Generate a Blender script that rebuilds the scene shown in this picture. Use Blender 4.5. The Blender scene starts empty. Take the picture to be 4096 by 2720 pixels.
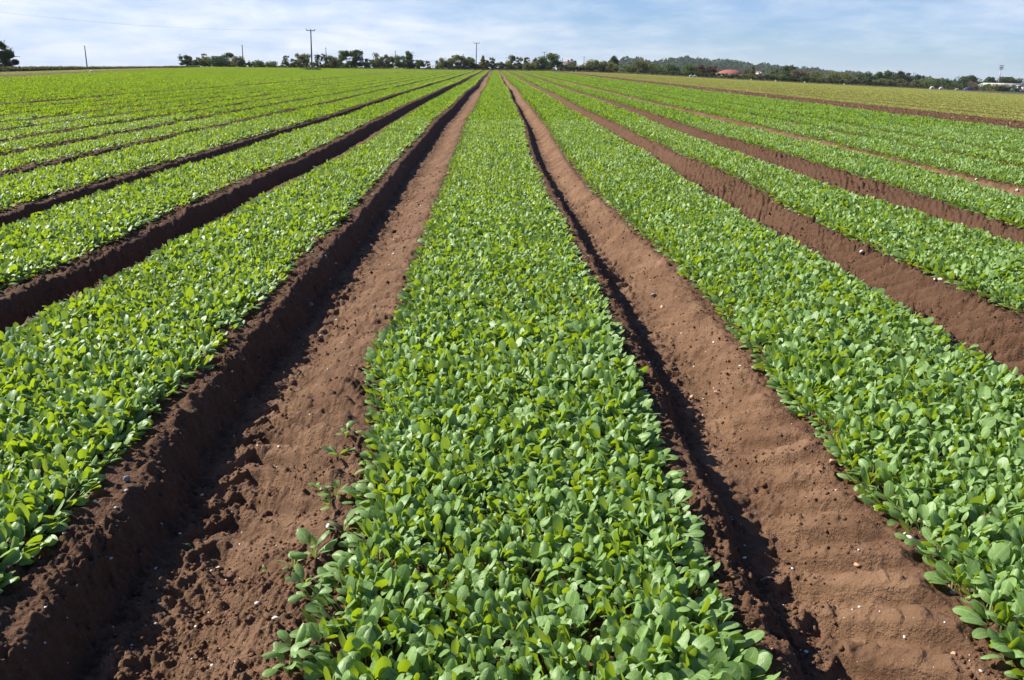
import bpy, math, random
import numpy as np
from mathutils import Matrix, Vector
R_ = math.radians
sc = bpy.context.scene
COL = sc.collection

# ------------------------------------------------------------------ camera
W0, H0, F0 = 4096.0, 2720.0, 3413.0          # photograph pixels; focal length in those pixels
PITCH, YAW, ROLL, CZ = 0.29733, 0.025107, 0.020017, 1.63
_fw = np.array([math.sin(YAW) * math.cos(PITCH), math.cos(YAW) * math.cos(PITCH), -math.sin(PITCH)])
_rt = np.array([math.cos(YAW), -math.sin(YAW), 0.0])
_dn = np.cross(_fw, _rt)
_c, _s = math.cos(ROLL), math.sin(ROLL)
RT, DN, FW = _c * _rt - _s * _dn, _c * _dn + _s * _rt, _fw
cam_d = bpy.data.cameras.new('camera')
cam_d.sensor_width = 36.0
cam_d.lens = 36.0 * F0 / W0
cam_d.clip_start, cam_d.clip_end = 0.05, 40000.0
cam = bpy.data.objects.new('camera', cam_d)
COL.objects.link(cam)
M = Matrix.Identity(4)
for i in range(3):
    M[i][0], M[i][1], M[i][2] = RT[i], -DN[i], -FW[i]
M[2][3] = CZ
cam.matrix_world = M
sc.camera = cam

# ------------------------------------------------------------------ light, sky, exposure
SUN_EL, SUN_AZ = R_(37), R_(-74)             # azimuth from +Y, negative = to the left
w = bpy.data.worlds.new('World')
sc.world = w
w.use_nodes = True
nt = w.node_tree
for n in list(nt.nodes):
    nt.nodes.remove(n)


class NT:
    """tiny node helper"""
    def __init__(self, tree):
        self.t = tree

    def n(self, typ, **kw):
        nd = self.t.nodes.new(typ)
        for k, v in kw.items():
            if k.startswith('i_'):
                key = k[2:]
                key = int(key) if key.isdigit() else key
                nd.inputs[key].default_value = v
            else:
                setattr(nd, k, v)
        return nd

    def l(self, a, ao, b, bi):
        self.t.links.new(a.outputs[ao], b.inputs[bi])

    def math(self, op, a, b=None, clamp=False):
        nd = self.n('ShaderNodeMath', operation=op, use_clamp=clamp)
        for i, v in enumerate((a, b)):
            if v is None:
                continue
            if isinstance(v, (int, float)):
                nd.inputs[i].default_value = v
            else:
                self.t.links.new(v, nd.inputs[i])
        return nd.outputs[0]

    def ramp(self, fac, stops):
        nd = self.n('ShaderNodeValToRGB')
        el = nd.color_ramp.elements
        while len(el) < len(stops):
            el.new(0.5)
        for e, (p, c) in zip(el, stops):
            e.position = p
            e.color = (c, c, c, 1) if isinstance(c, (int, float)) else (*c, 1)
        self.t.links.new(fac, nd.inputs[0])
        return nd.outputs[0]

    def mix(self, fac, a, b, blend='MIX'):
        nd = self.n('ShaderNodeMix', data_type='RGBA', blend_type=blend)
        for i, v in ((0, fac), (6, a), (7, b)):
            if isinstance(v, (int, float)):
                nd.inputs[i].default_value = v
            elif isinstance(v, tuple):
                nd.inputs[i].default_value = (*v, 1) if len(v) == 3 else v
            else:
                self.t.links.new(v, nd.inputs[i])
        return nd.outputs[2]

    def noise(self, vec, scale, detail=4, rough=0.55, out=0, dist=0.0):
        nd = self.n('ShaderNodeTexNoise')
        nd.inputs['Scale'].default_value = scale
        nd.inputs['Detail'].default_value = detail
        nd.inputs['Roughness'].default_value = rough
        nd.inputs['Distortion'].default_value = dist
        if vec is not None:
            self.t.links.new(vec, nd.inputs['Vector'])
        return nd.outputs[out]


SKY_ST = 0.050
h = NT(nt)
sky = h.n('ShaderNodeTexSky', sky_type='NISHITA', sun_disc=False, sun_elevation=SUN_EL, sun_rotation=SUN_AZ,
          air_density=1.0, dust_density=0.3, ozone_density=3.0)
tc = h.n('ShaderNodeTexCoord')
sep = h.n('ShaderNodeSeparateXYZ')
h.l(tc, 'Generated', sep, 0)
X_, Y_, Z_ = sep.outputs
den = h.math('ADD', h.math('MAXIMUM', Z_, 0.0), 0.20)
cb = h.n('ShaderNodeCombineXYZ')
nt.links.new(h.math('DIVIDE', X_, den), cb.inputs[0])
nt.links.new(h.math('DIVIDE', Y_, den), cb.inputs[1])
cb.inputs[2].default_value = 3.7
big = h.noise(cb.outputs[0], 0.75, 6, 0.52, dist=0.3)
fine = h.noise(cb.outputs[0], 3.4, 7, 0.6, dist=0.2)
cl = h.math('ADD', h.math('MULTIPLY', big, 0.72), h.math('MULTIPLY', fine, 0.40))
# more cloud towards the sun side (left), less on the right
side = h.math('ADD', h.math('MULTIPLY', X_, -0.42), 0.015)
cl = h.math('ADD', cl, side)
cov = h.ramp(cl, [(0.36, 0.16), (0.57, 0.58), (0.78, 0.97)])
low = h.ramp(Z_, [(0.0, 1.0), (0.13, 1.0), (0.28, 0.16), (1.0, 0.08)])
cov = h.math('MULTIPLY', cov, low)
hz = h.ramp(Z_, [(0.0, 0.45), (0.10, 0.0)])
leftw = h.math('ADD', h.math('MULTIPLY', X_, -0.9), 0.55, True)
cov = h.math('MAXIMUM', cov, h.math('MULTIPLY', hz, h.math('ADD', h.math('MULTIPLY', leftw, 1.4), 0.35)), True)
cloudcol = h.mix(h.ramp(fine, [(0.35, 0.0), (0.62, 1.0)]), (0.345, 0.40, 0.53), (0.465, 0.495, 0.545))
blue = h.mix(1.0, sky.outputs[0], (SKY_ST * 0.66, SKY_ST * 0.92, SKY_ST * 1.36), 'MULTIPLY')
col = h.mix(cov, blue, cloudcol)
bg = h.n('ShaderNodeBackground')
bg.inputs['Strength'].default_value = 1.0
nt.links.new(col, bg.inputs[0])
wo = h.n('ShaderNodeOutputWorld')
h.l(bg, 0, wo, 0)

sl = bpy.data.lights.new('sun', 'SUN')
sl.energy = 5.0
sl.angle = R_(0.5)
sl.color = (1.0, 0.94, 0.84)
so = bpy.data.objects.new('sun', sl)
COL.objects.link(so)
sdir = Vector((math.sin(SUN_AZ) * math.cos(SUN_EL), math.cos(SUN_AZ) * math.cos(SUN_EL), math.sin(SUN_EL)))
so.rotation_euler = sdir.to_track_quat('Z', 'Y').to_euler()
so.location = (-60, 20, 60)

sc.view_settings.view_transform = 'Standard'
sc.view_settings.look = 'None'
sc.view_settings.exposure = 1.0
sc.view_settings.gamma = 1.0
sc.cycles.max_bounces = 4
sc.cycles.diffuse_bounces = 3
sc.cycles.glossy_bounces = 2
sc.cycles.transparent_max_bounces = 4

# ------------------------------------------------------------------ numeric helpers
rng = np.random.default_rng(11)


def _hash(ix, iy, seed):
    a = (ix.astype(np.int64) * 374761393 + iy.astype(np.int64) * 668265263 + seed * 974634777) & 0xFFFFFFFF
    a = ((a ^ (a >> 13)) * 1274126177) & 0xFFFFFFFF
    return ((a ^ (a >> 16)) & 0xFFFF) / 65535.0


def vnoise(x, y, seed=0):
    """value noise in -1..1"""
    x0, y0 = np.floor(x), np.floor(y)
    fx, fy = x - x0, y - y0
    fx, fy = fx * fx * (3 - 2 * fx), fy * fy * (3 - 2 * fy)
    a, b = _hash(x0, y0, seed), _hash(x0 + 1, y0, seed)
    c, d = _hash(x0, y0 + 1, seed), _hash(x0 + 1, y0 + 1, seed)
    return 2 * ((a * (1 - fx) + b * fx) * (1 - fy) + (c * (1 - fx) + d * fx) * fy) - 1


def sp(x, k):                                   # soft ramp max(0,x)
    return k * np.logaddexp(0.0, np.asarray(x, float) / k)


def sstep(a, b, x):
    t = np.clip((x - a) / (b - a), 0, 1)
    return t * t * (3 - 2 * t)


TB, TC = 0.00779, 0.01456                       # the field tilts: up to the right and up ahead


def T(X, Y):
    X, Y = np.asarray(X, float), np.asarray(Y, float)
    Xc = 150 * np.tanh(X / 150)
    Yc = 285 - sp(285 - Y, 8)
    g = sp(X - 30, 7)
    drop = 9.5 * (1 - np.exp(-0.046 * g / 9.5))
    gl = sp(-X - 92, 6)
    dropl = 14.0 * (1 - np.exp(-0.035 * gl / 14.0))
    far = 6.0 * sstep(330, 900, Y)
    return TB * Xc + TC * Yc - drop - dropl - far


def ray(px, py):
    v = FW + (px - W0 / 2) / F0 * RT + (py - H0 / 2) / F0 * DN
    return v


def hit(px, py, hfun=T, off=0.0):
    v = ray(px, py)
    t0 = 0.5
    prev = t0
    t = t0
    while t < 3000:
        p = v * t
        if CZ + p[2] < float(hfun(p[0], p[1])) + off:
            lo, hi = prev, t
            for _ in range(30):
                m = (lo + hi) / 2
                q = v * m
                if CZ + q[2] < float(hfun(q[0], q[1])) + off:
                    hi = m
                else:
                    lo = m
            q = v * hi
            return q[0], q[1], CZ + q[2]
        prev = t
        t *= 1.02
    return None


def at(px, D, py=None):
    """point at depth D along photo column px: ground point, and height of row py there"""
    v = ray(px, 280 if py is None else py)
    p = v * D
    return float(p[0]), float(p[1]), CZ + float(p[2])


def gp(px, D):
    x, y, _ = at(px, D)
    return x, y, float(T(x, y))


# ------------------------------------------------------------------ beds and furrows: X of every bed edge as a function of Y
def tab(pts, base=None):
    p = np.array(sorted(pts))
    return p[:, 0], p[:, 1]


EDGE = {
    'C_l': tab([(1.2, -.50), (1.9, -.48), (2.12, -.52), (2.36, -.53), (2.6, -.51), (2.9, -.48), (3.3, -.51), (3.6, -.56), (4.4, -.67), (4.9, -.66),
                (5.7, -.62), (6.4, -.67), (7.5, -.68), (9, -.70), (11.4, -.73), (16, -.70), (26, -.72), (40, -.74), (260, -.72)]),
    'C_r': tab([(1.2, .72), (1.9, .73), (2.3, .74), (2.8, .73), (3.05, .75), (3.5, .76), (3.83, .75), (4.35, .77), (5.7, .80), (8.2, .77), (11.3, .75), (24, .80), (40, .83), (260, .79)]),
    'R1_l': tab([(1.2, 1.49), (2.1, 1.49), (2.7, 1.52), (3.0, 1.49), (3.5, 1.52), (4.3, 1.53), (5.6, 1.57), (7.3, 1.58), (10, 1.48), (12, 1.42), (18, 1.48), (41, 1.49), (260, 1.51)]),
    'R1_r': tab([(1.2, 2.87), (4.7, 2.88), (6.5, 2.89), (8, 2.90), (9.5, 2.84), (13, 2.86), (17, 2.92), (41, 2.89), (260, 2.8)]),
    'R2_l': tab([(1.2, 3.68), (5.8, 3.68), (7.8, 3.61), (9.8, 3.62), (13.2, 3.74), (16.5, 3.62), (24, 3.61), (41, 3.50), (260, 3.5)]),
    'R2_r': tab([(1.2, 5.05), (7.9, 5.05), (9.2, 5.0), (12.2, 4.75), (16, 4.70), (23, 4.75), (42, 5.0), (260, 5.0)]),
    'R3_l': tab([(1.2, 5.71), (9, 5.71), (15.7, 5.76), (20, 5.62), (42, 5.66), (260, 5.6)]),
    'R3_r': tab([(1.2, 7.0), (11, 7.0), (13, 7.2), (17, 7.28), (21, 7.1), (27, 6.9), (43, 7.0), (260, 7.0)]),
    'L1_r': tab([(1.2, -1.56), (2.4, -1.55), (3.1, -1.57), (4, -1.61), (4.65, -1.63), (8, -1.68), (13, -1.72), (20, -1.74), (45, -1.80), (260, -1.6)]),
    'L1_l': tab([(1.2, -2.95), (5.4, -2.95), (7, -2.91), (9, -2.92), (11, -2.88), (16.5, -2.83), (260, -2.8)]),
    'L2_r': tab([(1.2, -3.6), (6.1, -3.6), (7.4, -3.55), (9.3, -3.64), (11.3, -3.66), (260, -3.6)]),
    'L2_l': tab([(1.2, -4.76), (8.2, -4.76), (10.3, -4.85), (12.5, -4.88), (14.3, -4.84), (260, -4.8)]),
}
YEND = 250.0


def wander(Y, k):
    """the tractor's slow side-to-side wander, shared by both sides of one furrow"""
    a = np.sin(Y / 5.3 + 2.1 * k) * 0.045 + np.sin(Y / 2.1 + 4.7 * k) * 0.02 + np.sin(Y / 13.0 + 1.3 * k) * 0.06
    return a * sstep(4, 16, Y)


class Bed:
    def __init__(s, name, l, r, kl, kr):
        s.name, s.l0, s.r0, s.kl, s.kr = name, l, r, kl, kr

    def _e(s, key, base, k, Y):
        if key in EDGE:
            return np.interp(Y, *EDGE[key]) + wander(Y, k)
        return base + wander(Y, k)

    def L(s, Y):
        return s._e(s.name + '_l', s.l0, s.kl, Y)

    def R(s, Y):
        return s._e(s.name + '_r', s.r0, s.kr, Y)


spec = []
xs = -94.04
wide = []
while xs < -27.9:
    wide.append((xs, xs + 1.72))
    xs += 2.36
for i, (a, b) in enumerate(wide):
    spec.append(('LW%d' % i, a, b))
for a, b in ((-25.95, -25.25), (-24.6, -23.83), (-23.15, -22.42), (-21.65, -20.92), (-20.2, -19.42), (-18.75, -18.3),
             (-17.15, -16.32), (-15.6, -14.75), (-14.1, -13.22)):
    spec.append(('LM', a, b))
spec += [('L7', -12.58, -11.75), ('L6', -11.15, -10.30), ('L5', -9.72, -8.84), ('L4', -8.28, -7.34), ('L3', -6.82, -5.50), ('L2', -4.8, -3.6), ('L1', -2.9, -1.6),
         ('C', -.6, .76), ('R1', 1.5, 2.88), ('R2', 3.65, 4.95), ('R3', 5.68, 7.1), ('R4', 7.74, 9.02), ('R5', 9.42, 10.60),
         ('R6', 10.93, 12.2), ('R7', 12.3, 13.62), ('R8', 13.8, 15.2)]
BEDS = [Bed(n, a, b, i, i + 1) for i, (n, a, b) in enumerate(spec)]
YOUNG0 = 18.5
young = []
xs = YOUNG0
while xs < 40:
    young.append((xs, xs + 1.60)); xs += 2.05
while xs < 118:
    young.append((xs, xs + 3.6)); xs += 4.1
YBEDS = [Bed('Y', a, b, 60 + i, 61 + i) for i, (a, b) in enumerate(young)]

# oblique left boundary of the spinach field, then a ploughed strip, a sliver of young crop and the grass bank
def line_fn(p, q):
    a, b = hit(*p), hit(*q)
    m = (b[0] - a[0]) / (b[1] - a[1])
    return lambda Y: a[0] + m * (Y - a[1])
left_edge = line_fn((0, 311), (640, 277))
left_plough = line_fn((0, 300.5), (640, 274.5))
left_young = line_fn((0, 290.5), (560, 273))


def bed_range(b, yv):
    lo = b.L(yv)
    hi = b.R(yv)
    return lo, hi


# ------------------------------------------------------------------ soil relief
GAPS = [(BEDS[i], BEDS[i + 1], i + 1) for i in range(len(BEDS) - 1)]
WETK = {}


def soil(X, Y, detail=True, want_attr=False):
    """soil height; optional attribute arrays (smoothness of the wheel track, moisture)"""
    X, Y = np.broadcast_arrays(np.asarray(X, float), np.asarray(Y, float))
    z = T(X, Y).copy()
    d = np.zeros_like(z)
    smooth = np.zeros_like(z)
    wet = np.zeros_like(z)
    rough = np.full_like(z, 0.6)
    infield = (Y < YEND + 1) & (X > -60)
    n1 = vnoise(X * 1.3, Y * 1.3, 5)
    for A, B, k in GAPS:
        if A.l0 < -30:
            continue
        mx0, mx1 = A.r0 - 0.6, B.l0 + 0.6
        m = infield & (X > mx0) & (X < mx1)
        if not m.any():
            continue
        x, y = X[m], Y[m]
        xa, xb = A.R(y), B.L(y)
        nz = vnoise(x * 3.1 + k, y * 3.1, 7) * 0.022 + vnoise(y * 9 + k * 3, x * 9, 8) * 0.014 + (vnoise(x * 33, y * 22, 12) * 0.010 + vnoise(x * 70, y * 52, 13) * 0.005) * np.clip(9 / np.maximum(y, 1), 0, 1) * (1 - sstep(.24, .34, x - xa))
        gap = xb - xa
        u = x - xa + nz * np.clip((15 - y) / 10, 0.3, 1)
        big = gap > 0.42
        depth = np.where(big, 0.20, np.clip(gap, 0, .42) * 0.42)
        if k in DEEP:
            depth = depth * DEEP[k]
        led = np.where(big, LED.get(k, 0.10), 0.02)
        drop = np.where(big, 0.14, 0.3 * gap)
        rise0 = np.where(big, led + drop + 0.32 * (gap - led - drop), 0.45 * gap)
        rise1 = gap - np.where(big, 0.03, 0.0)
        f = sstep(0, 1, (u - led) / drop) * (1 - sstep(0, 1, (u - rise0) / np.maximum(rise1 - rise0, .02)) ** 0.9)
        inside = (u > -0.05) & (u < gap + 0.05)
        dd = -depth * f
        # tread bars pressed by the tractor tyre on floor and flank
        tr = sstep(led + drop * .8, led + drop + .08, u) * (1 - sstep(rise1 - .07, rise1 + .01, u)) * big
        ph = (y + 0.95 * np.abs(u - 0.40 * gap - 0.06) + 0.05 * vnoise(x * 4, y * 2.0, 31)) / 0.21
        lug = np.abs(((ph + 0.5 * (k % 2)) % 1.0) - 0.5) * 2
        lug = sstep(0.36, 0.66, lug)
        lugamp = 0.082 * (0.55 + 0.45 * vnoise(x * 1.1, y * 0.8 + k * 9, 33)) * LUG.get(k, 1.0)
        fade = np.clip((50 - y) / 20, 0, 1)
        dd = dd + tr * fade * lugamp * (lug - 0.5) * (0.45 + 0.75 * sstep(led + drop + .05, led + drop + .22, u))
        d[m] += np.where(inside, dd, 0)
        smooth[m] = np.maximum(smooth[m], tr * SMOOTH.get(k, .6))
        wet[m] = np.maximum(wet[m], np.where(inside, WET.get(k, 0.25), 0))
        led_r = np.exp(-((u - led - drop * .4) / 0.07) ** 2)
        rough[m] += led_r * 0.25 + WET.get(k, 0.25) * 1.0
    # head land on the right: cloddy strip, young crop beds with shallow furrows
    hd = (X > 15.25) & (X < YOUNG0 - .05) & (Y < YEND)
    rough = np.where(hd, 2.4, rough)
    d = np.where(hd, -0.03, d)
    ym = (X >= YOUNG0 - .1) & (X < 42) & (Y < YEND)
    if ym.any():
        uu = ((X - YOUNG0) % 2.05)
        d = np.where(ym, d - 0.07 * sstep(1.7, 1.8, uu) * (1 - sstep(1.95, 2.05, uu)), d)
    rough = np.where(Y > YEND, 1.5, rough)
    if detail:
        fr = np.clip(14 / np.maximum(Y, 1), 0.0, 1.0)
        r = rough * (1 - 0.18 * smooth)
        n7, n19, n47 = vnoise(X * 7, Y * 7, 2), vnoise(X * 19, Y * 19, 3), vnoise(X * 47, Y * 47, 4)
        patch = 0.35 + 0.9 * np.clip(vnoise(X * 3.3, Y * 3.3, 15) + 0.35, 0, 1)
        n = (vnoise(X * 2.3, Y * 2.3, 1) * 0.018 + n7 * 0.012 * r + n19 * 0.017 * r * patch
             + n47 * 0.0145 * r * patch * np.clip(10 / np.maximum(Y, 1), 0, 1)
             + vnoise(X * 105, Y * 105, 6) * 0.0085 * r * patch * np.clip(4.5 / np.maximum(Y, 1), 0, 1))
        # sparse clods: the tops of further noises
        cl = np.maximum(vnoise(X * 14 + 3, Y * 14, 21) - 0.42, 0) * 0.060 * r
        cl2 = np.maximum(vnoise(X * 29 + 3, Y * 29, 22) - 0.40, 0) * 0.050 * r * np.clip(9 / np.maximum(Y, 1), 0, 1)
        d = d + np.where(Y < YEND + 20, n + cl + cl2, n)
    if want_attr:
        return z + d, smooth, wet
    return z + d


iC = [b.name for b in BEDS].index('C')
LED = {iC: 0.135, iC + 1: 0.105, iC - 1: 0.13, iC - 2: 0.12}
DEEP = {iC: 1.0, iC + 1: 0.76, iC + 2: 1.0, iC + 3: 0.9, iC + 4: .6, iC - 1: 1.0, iC - 2: 1.0}
LUG = {iC: 0.75, iC + 1: 0.85, iC + 2: 1.6, iC + 3: 1.6, iC + 4: 1.3, iC - 1: 1.0}
SMOOTH = {iC: 0.9, iC + 1: 1.0, iC + 2: 0.25, iC + 3: 0.1, iC + 4: .8}
WET = {iC: 0.25, iC + 1: 0.12, iC + 2: 0.50, iC + 3: 0.62, iC + 4: 0.15, iC + 5: .0, iC + 6: .0, iC + 7: 0, iC + 8: 0}


# ------------------------------------------------------------------ mesh builders
def mk(name, V, Fq, mat, parent=None, smooth=False, tint=None, tris=None, loc=None):
    """one mesh object from vertex array and quad array (and optional triangles)"""
    V = np.ascontiguousarray(V, dtype=np.float32)
    me = bpy.data.meshes.new(name)
    loops, starts, tot = [], [], 0
    if Fq is not None and len(Fq):
        Fq = np.asarray(Fq, dtype=np.int32)
        loops.append(Fq.ravel()); starts.append(np.arange(len(Fq)) * 4); tot = len(Fq) * 4
    if tris is not None and len(tris):
        tris = np.asarray(tris, dtype=np.int32)
        loops.append(tris.ravel()); starts.append(tot + np.arange(len(tris)) * 3)
    lp = np.concatenate(loops); st = np.concatenate(starts)
    me.vertices.add(len(V)); me.vertices.foreach_set('co', V.ravel())
    me.loops.add(len(lp)); me.loops.foreach_set('vertex_index', lp.astype(np.int32))
    me.polygons.add(len(st)); me.polygons.foreach_set('loop_start', st.astype(np.int32))
    if smooth:
        me.polygons.foreach_set('use_smooth', np.ones(len(st), dtype=bool))
    if tint is not None:
        at_ = me.color_attributes.new('tint', 'FLOAT_COLOR', 'POINT')
        t = np.ones((len(V), 4), np.float32)
        t[:, :tint.shape[1]] = tint
        at_.data.foreach_set('color', t.ravel())
    me.update(calc_edges=True)
    me.validate()
    if mat is not None:
        me.materials.append(mat)
    o = bpy.data.objects.new(name, me)
    COL.objects.link(o)
    if parent is not None:
        o.parent = parent
    if loc is not None:
        o.location = loc
    return o


def tag(o, label, cat, group=None, kind=None):
    if kind:
        o['kind'] = kind
    if label:
        o['label'] = label
    if cat:
        o['category'] = cat
    if group:
        o['group'] = group
    return o


def thing(name, label, cat, loc=(0, 0, 0), rz=0.0, group=None):
    o = bpy.data.objects.new(name, None)
    o.empty_display_size = 0.2
    COL.objects.link(o)
    o.location = loc
    o.rotation_euler = (0, 0, rz)
    return tag(o, label, cat, group)


class MB:
    """collects boxes, tubes and blobs into one mesh"""
    def __init__(s):
        s.V, s.Q, s.T = [], [], []
        s.n = 0

    def add(s, V, Q=None, T=None):
        V = np.asarray(V, float)
        if Q is not None and len(Q):
            s.Q.append(np.asarray(Q) + s.n)
        if T is not None and len(T):
            s.T.append(np.asarray(T) + s.n)
        s.V.append(V)
        s.n += len(V)
        return s

    def box(s, x0, x1, y0, y1, z0, z1, taper=0.0):
        t = taper
        V = [(x0, y0, z0), (x1, y0, z0), (x1, y1, z0), (x0, y1, z0),
             (x0 + t, y0 + t, z1), (x1 - t, y0 + t, z1), (x1 - t, y1 - t, z1), (x0 + t, y1 - t, z1)]
        return s.add(V, [(3, 2, 1, 0), (4, 5, 6, 7), (0, 1, 5, 4), (1, 2, 6, 5), (2, 3, 7, 6), (3, 0, 4, 7)])

    def tube(s, pts, rad, seg=8, cap=True):
        pts = np.asarray(pts, float)
        n = len(pts)
        rad = np.broadcast_to(np.asarray(rad, float), (n,))
        V = []
        for i in range(n):
            a = pts[min(i + 1, n - 1)] - pts[max(i - 1, 0)]
            a = a / (np.linalg.norm(a) + 1e-9)
            u = np.cross(a, [0, 0, 1.0]) if abs(a[2]) < 0.9 else np.cross(a, [0, 1.0, 0])
            u = u / np.linalg.norm(u)
            v = np.cross(a, u)
            for j in range(seg):
                t = 2 * math.pi * j / seg
                V.append(pts[i] + rad[i] * (math.cos(t) * u + math.sin(t) * v))
        Q = [(i * seg + j, i * seg + (j + 1) % seg, (i + 1) * seg + (j + 1) % seg, (i + 1) * seg + j)
             for i in range(n - 1) for j in range(seg)]
        T = []
        if cap:
            V += [pts[0], pts[-1]]
            T = [(n * seg, (j + 1) % seg, j) for j in range(seg)] + \
                [(n * seg + 1, (n - 1) * seg + j, (n - 1) * seg + (j + 1) % seg) for j in range(seg)]
        return s.add(V, Q, T)

    def build(s, name, mat, parent=None, smooth=False, tint=None):
        V = np.concatenate(s.V)
        Q = np.concatenate(s.Q) if s.Q else None
        T = np.concatenate(s.T) if s.T else None
        return mk(name, V, Q, mat, parent, smooth, tint, T)


# ------------------------------------------------------------------ materials
def pmat(name, base, rough=0.8, metallic=0.0, spec=0.3, var=0.15, vscale=3.0, bump=0.0, bscale=20.0):
    m = bpy.data.materials.new(name)
    m.use_nodes = True
    hh = NT(m.node_tree)
    b = m.node_tree.nodes['Principled BSDF']
    tcx = hh.n('ShaderNodeTexCoord')
    nz = hh.noise(tcx.outputs['Object'], vscale, 5, 0.6)
    f = hh.ramp(nz, [(0.3, 0.0), (0.7, 1.0)])
    c0 = tuple(c * (1 - var) for c in base)
    c1 = tuple(min(1, c * (1 + var)) for c in base)
    m.node_tree.links.new(hh.mix(f, c0, c1), b.inputs['Base Color'])
    b.inputs['Roughness'].default_value = rough
    b.inputs['Metallic'].default_value = metallic
    b.inputs['Specular IOR Level'].default_value = spec
    if bump > 0:
        bp = hh.n('ShaderNodeBump')
        bp.inputs['Strength'].default_value = 0.6
        bp.inputs['Distance'].default_value = bump
        m.node_tree.links.new(hh.noise(tcx.outputs['Object'], bscale, 6, 0.65), bp.inputs['Height'])
        hh.l(bp, 0, b, 'Normal')
    return m


def soil_material():
    m = bpy.data.materials.new('soil')
    m.use_nodes = True
    t = m.node_tree
    hh = NT(t)
    b = t.nodes['Principled BSDF']
    geo = hh.n('ShaderNodeNewGeometry')
    pos = geo.outputs['Position']
    at_ = hh.n('ShaderNodeAttribute', attribute_name='tint')
    s3 = hh.n('ShaderNodeSeparateColor')
    t.links.new(at_.outputs['Color'], s3.inputs[0])
    sm, wet, verge = s3.outputs[0], s3.outputs[1], s3.outputs[2]
    n1 = hh.noise(pos, 3.0, 6, 0.6)
    n2 = hh.noise(pos, 24.0, 6, 0.7)
    n3 = hh.noise(pos, 120.0, 4, 0.7)
    base = hh.mix(hh.ramp(n2, [(0.3, 0.0), (0.7, 1.0)]), (0.082, 0.042, 0.023), (0.130, 0.070, 0.039))
    dry = hh.mix(hh.ramp(n1, [(0.35, 0.0), (0.65, 1.0)]), (0.140, 0.078, 0.044), (0.215, 0.126, 0.072))
    base = hh.mix(hh.math('MULTIPLY', sm, hh.ramp(n1, [(0.35, 0.35), (0.62, 1.0)])), base, dry)
    base = hh.mix(hh.math('MULTIPLY', wet, 0.85), base, hh.mix(n2, (0.048, 0.024, 0.014), (0.078, 0.040, 0.024)))
    # tiny pale grit
    vor = hh.n('ShaderNodeTexVoronoi')
    vor.inputs['Scale'].default_value = 55.0
    t.links.new(pos, vor.inputs['Vector'])
    grit = hh.ramp(vor.outputs['Distance'], [(0.055, 1.0), (0.10, 0.0)])
    vs = hh.n('ShaderNodeSeparateColor')
    t.links.new(vor.outputs['Color'], vs.inputs[0])
    gate = hh.ramp(vs.outputs[0], [(0.90, 0.0), (0.92, 1.0)])
    base = hh.mix(hh.math('MULTIPLY', grit, gate), base, (0.42, 0.36, 0.32))
    # rough straw coloured verge
    n4 = hh.noise(pos, 0.8, 6, 0.7)
    gr = hh.mix(hh.ramp(n4, [(0.38, 0.0), (0.6, 1.0)]), (0.135, 0.100, 0.055), (0.060, 0.070, 0.025))
    base = hh.mix(verge, base, gr)
    t.links.new(base, b.inputs['Base Color'])
    b.inputs['Roughness'].default_value = 0.92
    b.inputs['Specular IOR Level'].default_value = 0.18
    cr = None
    for scv, wt in ((38.0, 0.55), (85.0, 0.45)):
        vv = hh.n('ShaderNodeTexVoronoi', feature='SMOOTH_F1')
        vv.inputs['Scale'].default_value = scv
        t.links.new(hh.mix(0.06, pos, hh.noise(pos, 30.0, 3, 0.6, out=1)), vv.inputs['Vector'])
        one = hh.math('MULTIPLY', hh.math('SUBTRACT', 0.8, vv.outputs['Distance']), wt)
        cr = one if cr is None else hh.math('ADD', cr, one)
    cr = hh.math('MULTIPLY', cr, hh.ramp(hh.noise(pos, 6.0, 4, 0.6), [(0.38, 0.25), (0.62, 1.0)]))
    hgt = hh.math('ADD', hh.math('ADD', hh.math('MULTIPLY', n2, 0.9), hh.math('MULTIPLY', n3, 0.45)), cr)
    bp = hh.n('ShaderNodeBump')
    bp.inputs['Strength'].default_value = 0.75
    bp.inputs['Distance'].default_value = 0.022
    t.links.new(hgt, bp.inputs['Height'])
    hh.l(bp, 0, b, 'Normal')
    return m


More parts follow.
